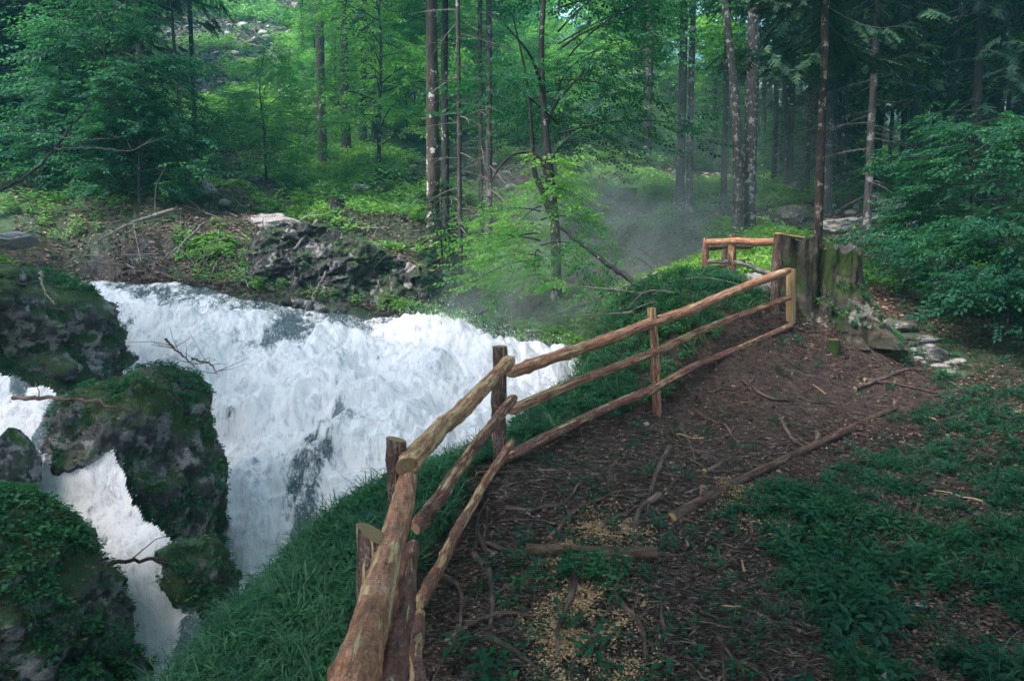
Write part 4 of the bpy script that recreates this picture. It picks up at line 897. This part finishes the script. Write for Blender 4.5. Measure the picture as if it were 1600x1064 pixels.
V,F,A=l_; mesh('low_branches',V+[-0.35,-0.5,0],F,M[DK],ft,A)
# limb slanting down to the grass bank
def leafy_limb(pts,r0,lab,seed,t0,t1,n,mat='beech_leaf',spread=0.25,hang=0.4,cat='branch',sc=1.0,bark=DK,nm='leafy_branch'):
    pts=[P(*q) for q in pts]; em=empty(nm,pts[-1],lab,cat); o_=np.array(em.location); c=catmull(pts,40); r=np.random.default_rng(seed)
    c[1:-1]+=r.normal(0,0.012,(38,3)); V,F,A=tube(c,np.linspace(r0*0.35,r0,40),8,0.15,8,False,seed); mesh('limb',V-o_,F,M[bark],em,A)
    tt=r.uniform(t0,t1,n); bp=np.stack([np.interp(tt,np.linspace(0,1,40),c[:,i]) for i in range(3)],-1)+r.normal(0,spread,(n,3))-[0,0,hang*0.6]*r.random((n,1))
    yaw=r.random(n)*6.28; f=np.stack([np.cos(yaw),np.sin(yaw),r.uniform(-0.9,0.1,n)],-1); up=np.stack([r.normal(0,.4,n),r.normal(0,.4,n),np.ones(n)],-1)
    V,F,A=place(SPR_N,bp,f,up,r.uniform(0.6,1.1,n)*sc); mesh('foliage',V-o_,F,M[mat],em,A,smooth=False)
leafy_limb([(868,350,14.6),(905,378,14.3),(950,412,13.9),(1000,448,13.4),(1040,467,13.1),(1058,470,12.9)],0.07,'bare dark limb slanting down to the grass bank with leaves hanging from it',5,0.08,0.55,80,spread=0.24,hang=0.9)
leafy_limb([(800,430,15.6),(785,455,15.3),(760,485,15.0),(735,492,14.8)],0.02,'low leafy branch hanging over the far shore',6,0.2,1.0,60,spread=0.17,hang=0.2)
# understorey
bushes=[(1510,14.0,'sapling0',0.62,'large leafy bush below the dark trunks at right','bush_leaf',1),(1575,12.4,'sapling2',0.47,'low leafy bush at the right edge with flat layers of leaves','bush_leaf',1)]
for (px,Y,cr,cs,lab,mt,_) in bushes:
    x=X(px,Y); z=hz(x,Y)-0.05; em=empty('leafy_bush',(x,Y,z),lab,'bush')
    Hh=3.4 if Y>13 else 1.9
    a_,l_=beech(int(px),Hh,0.55 if Y<13 else 0.9,1.75 if Y>13 else 1.5,40,40,SPR_N,0.95,el=(0.0,0.6)); V,F,A=a_; mesh('foliage',V,F,M[mt],em,A,smooth=False); V,F,A=l_; mesh('stems',V,F,M[DK],em,A)
    V,F,A=trunk_arr([(0,0,0),(0.05,0,Hh*.4),(-0.04,0,Hh*0.9)],0.035,0.01,8,0.3,3); mesh('trunk',V,F,M[DK],em,A)
def scatter_trees(n,pxr,Yr,kinds,label,name,group,mats,wr=(0.05,0.12),csr=(0.8,1.2),cat='tree',avoid=None,dead=False,path=None):
    for _ in range(n):
        for _t in range(20):
            px=random.uniform(*pxr); Y=math.exp(random.uniform(math.log(Yr[0]),math.log(Yr[1])))
            if avoid is None or not avoid(px,Y): break
        cr=random.choice(kinds); cs=random.uniform(*csr); r0=random.uniform(*wr)
        tree(px,Y,r0*2*FPX/Y,cr,random.choice(mats),label,name,group=group,csc=cs,dead=dead and random.random()<0.6,lean=(random.uniform(-.015,.015),0),cat=cat)
gap=lambda px,Y:(480<px<900 and Y<40) or (900<=px and Y<36)
scatter_trees(30,(-120,235),(24,62),['spruce_tall0','spruce_tall1','spruce_tall2','beech_tall0','spruce_young1'],'dark tree in the dense forest at the far left','forest_tree','trees in the dense left forest',[DK,DK,SP],(0.08,0.17),dead=True)
scatter_trees(20,(-100,190),(20,40),['dim0','dim1','dim2'],'leafy young tree in the dim understorey at left','young_tree','young trees at the left',[DK],(0.02,0.035),(0.7,1.2))
scatter_trees(30,(480,1200),(38,95),['beech_tall0','beech_tall1','beech_tall2','beech_tall1','spruce_tall0'],'slim tree on the green hillside behind the clearing','forest_tree','trees on the middle hillside',[DK,BE,SP],(0.07,0.15),avoid=lambda px,Y:880<px<1000 or 1110<px<1195)
scatter_trees(44,(500,1200),(34,64),['sapling0','sapling1','sapling2'],'bright green young tree behind the clearing','young_tree','young trees behind the clearing',[DK],(0.02,0.035),(0.7,1.3),avoid=lambda px,Y:gap(px,Y) or (890<px<985 and Y>45))
scatter_trees(5,(430,530),(40,62),['sapling0','sapling2','sapling1'],'bright bush-like sapling on the steep rocky slope','young_tree','saplings on the rocky slope',[DK],(0.02,0.03),(0.6,1.0))
scatter_trees(4,(255,500),(75,110),['spruce_tall1','spruce_young1','beech_tall1'],'tree high on the steep rocky slope','forest_tree','trees high on the rocky slope',[DK,SP],(0.08,0.15))
scatter_trees(30,(1180,1750),(30,85),['spruce_tall0','spruce_tall2','beech_tall0'],'dark tree in the dense forest at the right','forest_tree','trees in the dense right forest',[DK,DK,SP],(0.08,0.18),dead=True)
scatter_trees(26,(1200,1750),(20,45),['spruce_high0','spruce_high1','beech_high0','beech_high1'],'dark high-crowned tree in the dense forest at the right','forest_tree','trees in the dense right forest',[DK,DK,SP],(0.08,0.16),dead=True,avoid=lambda px,Y:px<1420 and Y<24)
scatter_trees(24,(1200,1700),(24,50),['dim0','dim1','spruce_young1','spruce_young0'],'dim leafy young tree under the right forest','young_tree','young trees at the right',[DK],(0.02,0.04),(0.6,1.1),avoid=lambda px,Y:px<1420 and Y<27)
scatter_trees(16,(-700,-130),(20,55),['spruce_tall0','spruce_tall1','beech_tall0'],'tree beyond the left edge of the picture','forest_tree','trees beyond the left edge',[DK,SP],(0.08,0.16))
scatter_trees(16,(1760,2400),(18,60),['spruce_tall0','spruce_tall1','beech_tall0'],'tree beyond the right edge of the picture','forest_tree','trees beyond the right edge',[DK,SP],(0.08,0.16))
tree(690,17.4,4,'spruce_young0',DK,'small spruce with drooping boughs at the foot of the big two-tone trunk','spruce_tree',csc=0.5)
tree(880,30,4,'spruce_young0',DK,'small dark spruce behind the forked tree','spruce_tree',csc=0.7)
# unseen trees added around and behind the viewpoint to shade the near ground
for (x,y,cr) in [(-2.6,-1.6,'beech_tall2'),(2.6,-2.2,'beech_tall0'),(-6.5,4.5,'beech_high0'),(-8.5,8.0,'beech_high1'),(-6,1,'spruce_high0'),(6.5,4.5,'beech_high1'),(8,8,'spruce_high1'),(9.5,10.5,'beech_high0'),(5.5,1.5,'beech_high0'),(8.5,3.5,'spruce_tall1'),(11,8,'beech_tall0'),(6.0,-2.5,'beech_tall1'),(12.5,12.5,'spruce_tall0'),(1.5,-6,'spruce_tall2'),(-5,-4,'beech_tall0'),(-10,2,'spruce_tall0'),(-12,8,'beech_tall2'),(-14,13,'spruce_tall1'),(9,-6,'spruce_tall0'),(-3,-9,'spruce_tall1'),(14,3,'beech_tall2'),(10.5,0,'spruce_tall2'),(-9,-5,'spruce_tall2'),(5,-9,'beech_tall2')]:
    tree(0,12,30,cr,DK,'unseen shade tree added beside the viewpoint, outside the picture','forest_tree',group='shade trees added beside the viewpoint',loc=(x,y))

# ------------------------------------------------------------------ roots, sticks, dead wood
def gstick(name,pts2,r0,r1,mat,lab,cat,group=None,seed=0,lift=0.0,arch=0.0,noise=0.15,k=6):
    c=catmull([(p[0],p[1],0) for p in pts2],max(8,int(6*sum(math.dist(pts2[i],pts2[i+1]) for i in range(len(pts2)-1))/0.25)))
    c[:,2]=height(c[:,0],c[:,1])+lift+arch*np.sin(np.linspace(0,np.pi,len(c)))
    V,F,A=tube(c,np.linspace(r0,r1,len(c)),k,noise,10,True,seed); o_=c[0]; o=mesh(name,V-o_,F,M[mat],attrs=A); o.location=o_; return tag(o,lab,cat,group)
def pxy(l,**k): return [hit(*q)[:2] for q in l]
ROOTS=[[(740,870),(765,900),(770,960),(760,1010)],[(770,875),(745,830),(760,790)],[(745,745),(800,742),(860,738),(900,742)],[(1045,705),(1020,760),(1010,812)],[(860,845),(900,800),(960,775),(1010,770)],
 [(700,1010),(740,980),(800,965),(840,970)],[(790,800),(840,800),(880,790),(905,760)],[(980,830),(1040,815),(1080,805)],[(935,835),(970,810),(1000,795)],[(900,900),(890,950),(870,1000),(880,1060)],[(1090,650),(1130,665),(1150,690)],
 [(1065,670),(1075,690),(1085,720)],[(1100,740),(1140,720),(1180,716)],[(840,880),(780,860),(740,855),(700,870)],[(960,940),(1000,985),(1010,1040)],[(760,1000),(800,1020),(850,1060)],[(1160,600),(1200,625),(1240,632)],[(1220,660),(1240,690),(1275,715)],[(690,905),(720,930),(720,990)],[(1030,780),(1000,800),(985,850)],[(935,1000),(905,1030),(890,1064)],[(1335,610),(1390,590),(1440,580),(1490,590)],[(1350,600),(1400,605),(1470,615)]]
for k,r_ in enumerate(ROOTS):
    gstick('tree_root',pxy(r_),random.uniform(0.02,0.034),0.007,'root','dark gnarled tree root running over the dirt path','root','tree roots across the path',k,0.016)
for k in range(150):
    x,y=random.uniform(-0.3,3.6),random.uniform(2.6,8.5)
    if masks(np.array([x]),np.array([y]))[0][0]<0.4: continue
    a_=random.gauss(0.4,0.9); L=random.uniform(0.25,0.9); pts=[(x,y)]
    for q in range(3): a_+=random.gauss(0,0.5); pts.append((pts[-1][0]+math.cos(a_)*L/3,pts[-1][1]+math.sin(a_)*L/3))
    gstick('tree_root',pts,random.uniform(0.006,0.014),0.003,'root','thin dark root half sunk in the path soil','root','thin roots in the path',k,0.014,k=5)
for k in range(90):
    x,y=random.uniform(-0.4,6),math.exp(random.uniform(math.log(2.4),math.log(10)))
    a_=random.random()*3.14; L=random.uniform(0.12,0.5)*(1 if y<6 else 1.3); pts=[(x,y),(x+math.cos(a_)*L*.5+random.gauss(0,.02),y+math.sin(a_)*L*.5),(x+math.cos(a_)*L,y+math.sin(a_)*L)]
    gstick('twig',pts,random.uniform(0.003,0.007),0.002,random.choice(['dead_wood','root','root']),'small fallen twig on the near ground beside the path','twig','fallen twigs on the near ground',k,0.012,0.01,k=4)
for k,(px,py,a_,L) in enumerate([(1075,862,1.5,.12),(1163,900,1.4,.16),(1465,745,1.1,.2),(1462,660,2.2,.12),(1100,690,2.4,.3),(1420,905,2.0,.15),(1350,1000,1.9,.12),(1365,1035,2.6,.14),(1338,895,1.5,.14),(1290,620,2.4,.15),(1130,955,.3,.1),(1535,790,2.3,.35)]):
    x,y,_=hit(px,py); gstick('wood_splinter',[(x,y),(x+math.cos(a_)*L*.5,y+math.sin(a_)*L*.5),(x+math.cos(a_)*L,y+math.sin(a_)*L)],0.008,0.005,'split_wood','fresh pale wood splinter lying in the grass and litter','wood splinter','wood splinters beside the path',k,0.03,k=4)
def pole_at(pts,r0,lab,seed,nm='fallen_branch',mat='dead_wood',grp=None,twigs=0):
    p=[P(*q) for q in pts]; c=catmull(p,30); n=30; rr=np.random.default_rng(seed); c[1:-1]+=rr.normal(0,0.01,(n-2,3))
    V,F,A=tube(c,np.linspace(r0,r0*0.35,n),7,0.15,6,True,seed); em=empty(nm,c[0],lab,'branch',grp); mesh('main_branch',V-c[0],F,M[mat],em,A)
    parts=[]
    for q in range(twigs):
        i=rr.integers(4,28); d=rr.normal(size=3); d[2]=abs(d[2])*0.5; d/=np.linalg.norm(d); l=rr.uniform(0.2,0.7); e_=c[i]+d*l
        parts.append(tube([c[i],c[i]+d*l*.5+rr.normal(0,.03,3),e_],[r0*.35,r0*.2,0.003],4,0,caps=False))
    if parts: V,F,A=join(parts); mesh('side_twigs',V-c[0],F,M[mat],em,A)
pole_at([(272,328,17.6),(210,348,17.2),(165,370,16.6),(100,415,15.8)],0.045,'long grey fallen pole leaning over the rocks at left',1,twigs=2)
pole_at([(320,348,17.6),(275,390,17.2),(235,415,16.9)],0.03,'grey fallen branch below the long leaning pole',2,twigs=3)
pole_at([(495,345,18.2),(455,395,17.4),(420,430,17.1),(400,445,16.9)],0.035,'pale bent branch hanging down the cliff face at its left part',3,twigs=3)
pole_at([(510,425,16.9),(490,460,16.4),(475,488,16.1)],0.025,'thin pale stick standing at the water crest under the cliff',4,twigs=2)
pole_at([(0,300,13.5),(55,265,13.8),(95,222,14.1),(130,175,14.4),(190,110,14.8)],0.028,'dead bare bough leaning up to the right at the left edge',5,mat='bark_dark',twigs=10)
pole_at([(85,232,14.0),(150,232,14.2),(205,236,14.4),(240,215,14.6)],0.016,'thin pale twig reaching right from the dead bough, lower one',6,twigs=3)
pole_at([(95,215,14.1),(150,218,14.2),(190,214,14.4)],0.014,'thin pale twig reaching right from the dead bough, upper one',7,twigs=2)
pole_at([(1028,426,14.6),(950,460,14.9),(870,490,15.1),(802,515,15.2)],0.035,'long grey dead pole lying in the mist below the slanting limb',8,twigs=7)
pole_at([(925,410,17.5),(900,430,17.0),(860,447,16.8),(828,462,16.6)],0.03,'grey dead branch behind the forked tree foot',9,twigs=5)
pole_at([(300,560,12.9),(330,570,12.6),(340,585,12.3)],0.018,'dark bare twigs sticking out of the water above the boulder, right one',10,mat='root',twigs=10)
pole_at([(258,530,13.3),(285,555,13.0),(305,575,12.8)],0.02,'dark bare twigs sticking out of the water above the boulder, left one',11,mat='root',twigs=10)
pole_at([(20,622,8.9),(100,622,8.6),(150,628,8.4),(210,645,8.4)],0.025,'dark thin branch lying across the big boulder',12,mat='root',twigs=3)
pole_at([(165,880,6.9),(230,875,7.3),(300,890,7.6),(350,905,8.0),(375,925,8.2)],0.02,'dark branch bridging the lower side stream',13,mat='root',twigs=3)
pole_at([(65,425,11),(68,450,10.3),(85,475,9.9)],0.02,'thin grey branch hanging over the left rock wall',14,twigs=1)
def sc_sticks(n,pxr,pyr,r,L,lab,grp,seed0,mat='dead_wood',up=0.3):
    for k in range(n):
        x,y,z=hit(random.uniform(*pxr),random.uniform(*pyr)); rr=np.random.default_rng(seed0+k); d=rr.normal(size=3); d[2]=abs(d[2])*up; d/=np.linalg.norm(d); l=rr.uniform(*L)
        p=np.array([x,y,z+0.03]); c=catmull([p,p+d*l*.5+rr.normal(0,.06,3)*l,p+d*l-[0,0,0.1*l]],8)
        V,F,A=tube(c,np.linspace(r*rr.uniform(.5,1),r*.25,8),5,0.1,5,False,k); o=mesh('dead_branch',V-p,F,M[mat],attrs=A); o.location=p; tag(o,lab,'branch',grp)
sc_sticks(60,(770,1040),(400,520),0.018,(0.4,1.5),'grey dead branch in the tangle on the misty slope','dead branches on the misty slope',2000)
sc_sticks(60,(270,640),(410,480),0.016,(0.4,1.4),'thin bare twig growing from the far bank above the water','bare twigs on the far bank',2100,up=1.2)
sc_sticks(45,(380,640),(300,430),0.02,(0.4,1.6),'dead stick on the brown leafy slope above the cliff','dead sticks above the cliff',2200)
sc_sticks(40,(180,400),(300,440),0.02,(0.4,1.6),'dead stick among the bushes on the left far bank','dead sticks on the left far bank',2300)
# ------------------------------------------------------------------ ground litter and plants (uncountable)
def gscatter(n,xr,Yr,wfn,sd=1):
    r=np.random.default_rng(sd); out=[];tot=0
    while tot<n:
        y=np.exp(r.uniform(math.log(Yr[0]),math.log(Yr[1]),n*2)); u_=r.uniform(xr[0],xr[1],n*2); x=u_*y+np.where(y<6,0,0)
        wgt=wfn(x,y); k=r.random(n*2)<wgt; p=np.stack([x[k],y[k]],-1); out.append(p); tot+=len(p)
        if len(out)>40: break
    p=np.concatenate(out)[:n]; return p[:,0],p[:,1],height(p[:,0],p[:,1])
def nrm(x,y,e_=0.06):
    z=height(x,y); return np.stack([-(height(x+e_,y)-z)/e_,-(height(x,y+e_)-z)/e_,np.ones(len(x))],-1)
def landside(x,y):
    p,dw,ds=masks(x,y); return (np.maximum(dw,ds)<-0.05)
# side of the fence: + = gorge side
FX=np.array([p[0] for p in FENCE]+[3.2]); FY=np.array([p[1] for p in FENCE]+[13.0])
def leftof(x,y): return np.interp(y,FY,FX)-x
fl=np.array([[-1,0,0],[0.1,0.5,0.12],[1,0,0.02],[-0.1,-0.5,0.1]]); fF=np.array([[0,1,2],[0,2,3]])
def flakes(name,x,y,z,size,mat,label,cat,lift=0.012,asp=1.0):
    n=len(x); N_=nrm(x,y); up=N_/np.linalg.norm(N_,axis=1)[:,None]+rng.normal(0,0.33,(n,3)); a_=rng.random(n)*6.28
    f=np.stack([np.cos(a_),np.sin(a_),rng.normal(0,.25,n)],-1); T=fl*[1,asp,1]
    V,F,A=inst(T,fF,frames(f,up,size),np.stack([x,y,z+lift],-1)); o=mesh(name,V,F,M[mat],attrs=A,smooth=False); tag(o,label,cat,kind='stuff')
pm=lambda x,y:masks(x,y)[0]
nb=lambda x,y,f,s_:fbm(x*f,y*f,0,3,s_)
W=lambda x,y:landside(x,y)*np.where(leftof(x,y)>0.15,0.12,1.0)*np.clip(0.65+0.6*nb(x,y,0.8,401),0.08,1)
x,y,z=gscatter(110000,(-0.5,0.85),(2.2,14),W,11); flakes('leaf_litter',x,y,z,rng.uniform(0.005,0.019,len(x))*(1+0.05*y),'litter','brown dead leaves and needles scattered over the path and slope','dead leaves')
W=lambda x,y:landside(x,y)*np.clip(0.6+0.7*nb(x,y,0.25,402),0.3,1)
x,y,z=gscatter(85000,(-0.62,0.62),(12,45),W,12); flakes('forest_litter',x,y,z,rng.uniform(0.03,0.08,len(x))*(y/24),'litter','brown dead leaves covering the forest floor beyond the water','dead leaves',0.03)
W=lambda x,y:landside(x,y)*np.clip(0.7+0.6*nb(x,y,0.5,403),0.25,1)
x,y,z=gscatter(42000,(-0.5,0.12),(14.5,27),W,14); flakes('bank_litter',x,y,z,rng.uniform(0.02,0.05,len(x)),'litter','brown leaf litter on the slope above the far cliff','dead leaves',0.03)
W=lambda x,y:landside(x,y)*np.clip(0.6+0.6*nb(x,y,0.12,404),0.2,1)
x,y,z=gscatter(30000,(-0.5,-0.2),(30,90),W,15); flakes('hill_litter',x,y,z,rng.uniform(0.06,0.16,len(x))*(y/45),'litter','brown leaf litter on the steep rocky hillside','dead leaves',0.06)
# twig debris on path
W=lambda x,y:landside(x,y)*(leftof(x,y)<0.1)*np.clip(0.3+pm(x,y),0,1)
x,y,z=gscatter(34000,(-0.4,0.8),(2.2,12),W,13); flakes('twig_debris',x,y,z,rng.uniform(0.010,0.055,len(x))*(1+0.04*y),'twig','fine twig and bark debris over the dirt path','twig debris',0.014,0.13)
# sawdust patches
cx=[hit(*q) for q in [(870,868),(905,875),(950,822),(965,835),(900,985),(930,960),(890,1030),(940,1045),(915,930),(1190,800),(1165,775),(1200,812)]]
xs=[];ys=[]
for (a_,b_,_) in cx:
    n=2600; xs.append(rng.normal(a_,0.12,n)); ys.append(rng.normal(b_,0.16,n))
x=np.concatenate(xs);y=np.concatenate(ys); k=nb(x,y,6,410)+0.5*nb(x,y,22,411)>rng.uniform(-0.9,0.9,len(x)); x=x[k];y=y[k]; z=height(x,y)
flakes('wood_chips',x,y,z,rng.uniform(0.003,0.011,len(x)),'chip','patches of fresh yellow sawdust and wood chips on the path','wood chips',0.024)
# herbs: stems with whorls of pointed leaves
def herb_tpl(seed,h=0.2,nl=12,ll=0.075,lw=0.026):
    r=np.random.default_rng(seed); V0,F0=leaf(ll,lw,0.3); parts=[]
    for i in range(nl):
        t=(i+1)/nl; a_=i*2.4+r.normal(0,.3); e_=r.uniform(-0.45,0.5); c,s_=math.cos(a_),math.sin(a_); ce,se=math.cos(e_),math.sin(e_)
        q=V0*r.uniform(.7,1.2)*(0.6+0.7*math.sin(t*2.6)); q=q@np.array([[ce,0,se],[0,1,0],[-se,0,ce]]); q=q@np.array([[c,s_,0],[-s_,c,0],[0,0,1]]); q=q+[0.02*c,0.02*s_,h*(0.25+0.75*t)]
        parts.append((q,F0,{'ex':np.full(len(q),r.uniform(-.15,.15)+0.25*(t-0.5))}))
    parts.append((np.array([[.003,0,0],[-.003,0,0],[0,0.003,h]]),np.array([[0,1,2]]),{'ex':np.full(3,-.3)}))
    V,F,A=join(parts); return V,F[0],A['ex']
def tuft_tpl(seed,n=16,h=0.26):
    r=np.random.default_rng(seed); V=[];F=[];ex=[]
    for i in range(n):
        a_=r.random()*6.28; d=np.array([math.cos(a_),math.sin(a_),0]); s_=np.array([-d[1],d[0],0]); H=h*r.uniform(.5,1.1); O=H*r.uniform(.5,1.3); w_=r.uniform(.002,.0042); b=d*r.uniform(0,.03); k=len(V)
        for t,ww in ((0,1),(.35,1),(.7,.8)):
            c=b+d*O*t**1.7+np.array([0,0,H*(t*1.5-0.85*t*t)]); V+= [c+s_*w_*ww,c-s_*w_*ww]
        V.append(b+d*O*1.05+np.array([0,0,H*0.5])); 
        F+=[[k,k+1,k+3],[k,k+3,k+2],[k+2,k+3,k+5],[k+2,k+5,k+4],[k+4,k+5,k+6]]; ex+=[r.uniform(-.3,.3)]*7
    return np.array(V),np.array(F),np.array(ex)
HB=[herb_tpl(i,0.2,12,0.07,0.033) for i in range(3)]; HS=[herb_tpl(i+5,0.08,7,0.045,0.03) for i in range(3)]; TF=[tuft_tpl(i) for i in range(4)]; TN=[tuft_tpl(i+9,12,0.12) for i in range(2)]
def plants(name,T,x,y,z,sc,mat,label,cat,tilt=0.25,rnd=None,dz=-0.01):
    n=len(x); N_=nrm(x,y); up=N_/np.linalg.norm(N_,axis=1)[:,None]*0.5+[0,0,0.6]+rng.normal(0,tilt,(n,3)); a_=rng.random(n)*6.28
    V,F,A=place(T,np.stack([x,y,z+dz],-1),np.stack([np.cos(a_),np.sin(a_),0*a_],-1),up,sc,rnd)
    # place() uses local x as forward: re-orthogonalise so that local z follows 'up'
    o=mesh(name,V,F,M[mat],attrs=A,smooth=False); return tag(o,label,cat,kind='stuff')
# dense greenery on the gorge side of the fence
W=lambda x,y:landside(x,y)*(leftof(x,y)>0.12+0.12*nb(x,y,2,430))*(leftof(x,y)<3.2)*(x>-2.5)*(leftof(x,y)<2.2)*np.clip(0.95+0.4*nb(x,y,1.3,431),0,1)
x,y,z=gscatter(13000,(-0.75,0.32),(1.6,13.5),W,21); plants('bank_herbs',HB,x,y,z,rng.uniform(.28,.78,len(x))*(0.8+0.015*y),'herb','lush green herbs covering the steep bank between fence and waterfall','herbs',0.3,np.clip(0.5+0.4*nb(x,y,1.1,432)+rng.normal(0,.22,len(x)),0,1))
x,y,z=gscatter(3000,(-0.6,0.32),(1.8,13.5),W,22); plants('bank_grass',TF,x,y,z,rng.uniform(.6,1.1,len(x)),'grass','long green grass blades mixed in the bank herbs','grass',0.25)
# right-hand slope
def Wr(x,y):
    g_=1-pm(x,y); return landside(x,y)*(sdline(x,y,EDGE)>0.16)*(leftof(x,y)<-0.3)*np.clip(g_*(0.12+0.45*nb(x,y,3.1,440)+0.25*nb(x,y,0.6,445)),0.015,0.35)
x,y,z=gscatter(1000,(-0.1,0.8),(2.4,15),Wr,23); plants('slope_grass',TF+TN,x,y,z,rng.uniform(.3,.75,len(x)),'grass','tufts of arching green grass on the slope right of the path','grass',0.2)
x,y,z=gscatter(8500,(-0.1,0.8),(2.4,15),Wr,24); plants('slope_herbs',HS+HS+HB[:1],x,y,z,rng.uniform(.3,.8,len(x)),'bush_leaf','small leafy plants scattered on the slope right of the path','herbs',0.3,np.clip(0.3+0.3*nb(x,y,1.3,441)+rng.normal(0,.15,len(x)),0,1))  # darker leaf colour stands in for shade on these herbs
x,y,_=zip(*[hit(random.gauss(905,50),random.gauss(905,12)) for _ in range(60)]); x=np.array(x);y=np.array(y); plants('step_herbs',HB+HS,x,y,height(x,y),rng.uniform(.35,.7,len(x)),'herb','small green plants growing in front of the step log','herbs')
# fresh greenery under the trees
def Wm(x,y):
    px=800+x/y*FPX; reg=np.where((px<620)&(y<25),0.3,1)*np.where((px>560)&(px<1230),1.0,np.where(px<300,0.5,0.55)); return landside(x,y)*reg*np.clip(0.1+1.3*nb(x,y,0.35,450),0.0,1)*(y>13.5)
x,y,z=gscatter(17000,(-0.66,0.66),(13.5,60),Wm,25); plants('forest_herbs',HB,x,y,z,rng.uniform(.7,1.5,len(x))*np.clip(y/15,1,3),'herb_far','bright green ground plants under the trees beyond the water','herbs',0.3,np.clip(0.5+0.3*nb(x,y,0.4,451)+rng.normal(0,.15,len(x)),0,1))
W=lambda x,y:landside(x,y)*np.clip(-0.1+1.3*nb(x,y,0.16,455),0,1)
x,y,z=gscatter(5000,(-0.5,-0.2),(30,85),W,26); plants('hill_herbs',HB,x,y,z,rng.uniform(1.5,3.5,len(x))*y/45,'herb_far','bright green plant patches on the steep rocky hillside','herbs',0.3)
W=lambda x,y:landside(x,y)*np.clip(-0.15+1.2*nb(x,y,0.7,456),0,1)
x,y,z=gscatter(3500,(-0.5,0.1),(15,27),W,27); plants('bank_patches',HS,x,y,z,rng.uniform(1.2,2.4,len(x)),'herb_far','low green plant patches among the leaf litter above the far cliff','herbs',0.3)
# greenery, moss tufts and dead leaves on boulders and stump
for i_,(V_,F_) in enumerate(MOSSV):
    if F_.shape[1]==4: MOSSV[i_]=(V_,np.vstack([F_[:,[0,1,2]],F_[:,[0,2,3]]]))
def on_mesh(V,F,n,nzmin,sd):
    r=np.random.default_rng(sd); a_,b_,c=V[F[:,0]],V[F[:,1]],V[F[:,2]]; N_=np.cross(b_-a_,c-a_); A_=np.linalg.norm(N_,axis=1)+1e-9; N_/=A_[:,None]
    if N_[:,2].mean()<0 : N_=-N_
    w_=A_*(N_[:,2]>nzmin); i=r.choice(len(F),n,p=w_/w_.sum()); u_=r.random((n,1)); v_=r.random((n,1)); p=a_[i]+(b_[i]-a_[i])*u_+(c[i]-a_[i])*v_*1.0
    return p,N_[i]
allv=[]
for q,(V,F) in enumerate(MOSSV):
    n=[3600,8000,600,3800,2600,500,500][q]; p,N_=on_mesh(V,F,n,0.12,60+q)
    cl=fbm(p[:,0]*1.8,p[:,1]*1.8,p[:,2]*1.8,3,500+q)>(-0.1 if q==3 else 0.0)
    p1=p[cl]; n1=N_[cl]; a_=rng.random(len(p1))*6.28
    V1,F1,A1=place(HS,p1,np.stack([np.cos(a_),np.sin(a_),0*a_],-1),n1*0.6+[0,0,.5]+rng.normal(0,.2,(len(p1),3)),rng.uniform(.4,.95,len(p1)))
    nm=['greenery on the big mossy boulder','greenery on the left rock wall','greenery on the dark wet rock by the side stream','greenery on the bottom left rock','greenery on the far cliff','small plants on the mossy stump','small plants on the stump roots'][q]
    tag(mesh('rock_plants',V1,F1,M['bush_leaf'],attrs=A1,smooth=False),nm,'herbs',kind='stuff')
    p,N_=on_mesh(V,F,int(n*0.8),0.25,90+q); a_=rng.random(len(p))*6.28
    V1,F1,A1=inst(fl,fF,frames(np.stack([np.cos(a_),np.sin(a_),0*a_],-1),N_+rng.normal(0,.25,N_.shape),rng.uniform(.012,.028,len(p))),p+N_*0.02)
    tag(mesh('rock_litter',V1,F1,M['litter'],attrs=A1,smooth=False),'dead leaves lying on '+['the big mossy boulder','the left rock wall','the dark wet rock','the bottom left rock','the far cliff','the mossy stump','the stump roots'][q],'dead leaves',kind='stuff')
# ------------------------------------------------------------------ mist of the fall and forest haze
def volmat(name,col,dens,noise=None):
    m,nt,out=newmat(name); q=N(nt); v=q.n('ShaderNodeVolumePrincipled'); v.inputs['Color'].default_value=(*col,1); v.inputs['Density'].default_value=dens; v.inputs['Anisotropy'].default_value=0.2
    if noise:
        tc=q.n('ShaderNodeTexCoord').outputs['Object']; ln=q.n('ShaderNodeVectorMath',operation='LENGTH'); nt.links.new(tc,ln.inputs[0])
        fall=q.mapr(ln.outputs['Value'],1.0,0.25); g=q.n('ShaderNodeNewGeometry').outputs['Position']; nn=q.mapr(q.noise(g,noise,5,0.65,1.6),0.42,0.66)
        nt.links.new(q.math('MULTIPLY',q.math('MULTIPLY',fall,nn),dens),v.inputs['Density'])
    nt.links.new(v.outputs[0],out.inputs['Volume']); return m
def puff(px,py,Y,sx,sy,sz,dens,lab,sc=0.75):
    V,F=ico(3); o=mesh('spray_mist',V,F,volmat('mist_'+str(int(px)),(0.9,0.93,1.0),dens,sc)); o.location=P(px,py,Y); o.scale=(sx,sy,sz); tag(o,lab,'mist',kind='stuff')
puff(870,500,15.2,3.2,1.8,1.9,0.55,'drifting spray mist rising behind the turn of the fence')
puff(960,400,17.5,4.6,3.0,3.0,0.22,'thin veil of mist drifting toward the lichened trunks')
puff(1030,290,21,6,3.5,4.2,0.10,'faint upper mist thinning out between the background trunks')
puff(600,600,12.2,3.4,1.8,1.4,0.30,'fine spray hanging over the white water')
V=np.array([[a_,b_,c_] for a_ in (-105,105) for b_ in (-62,262) for c_ in (-32,95)],float); F=np.array([[0,1,3,2],[4,6,7,5],[0,4,5,1],[2,3,7,6],[0,2,6,4],[1,5,7,3]])
tag(mesh('haze',V,F,volmat('haze',(0.25,0.8,0.95),0.0019),smooth=False),kind='stuff')
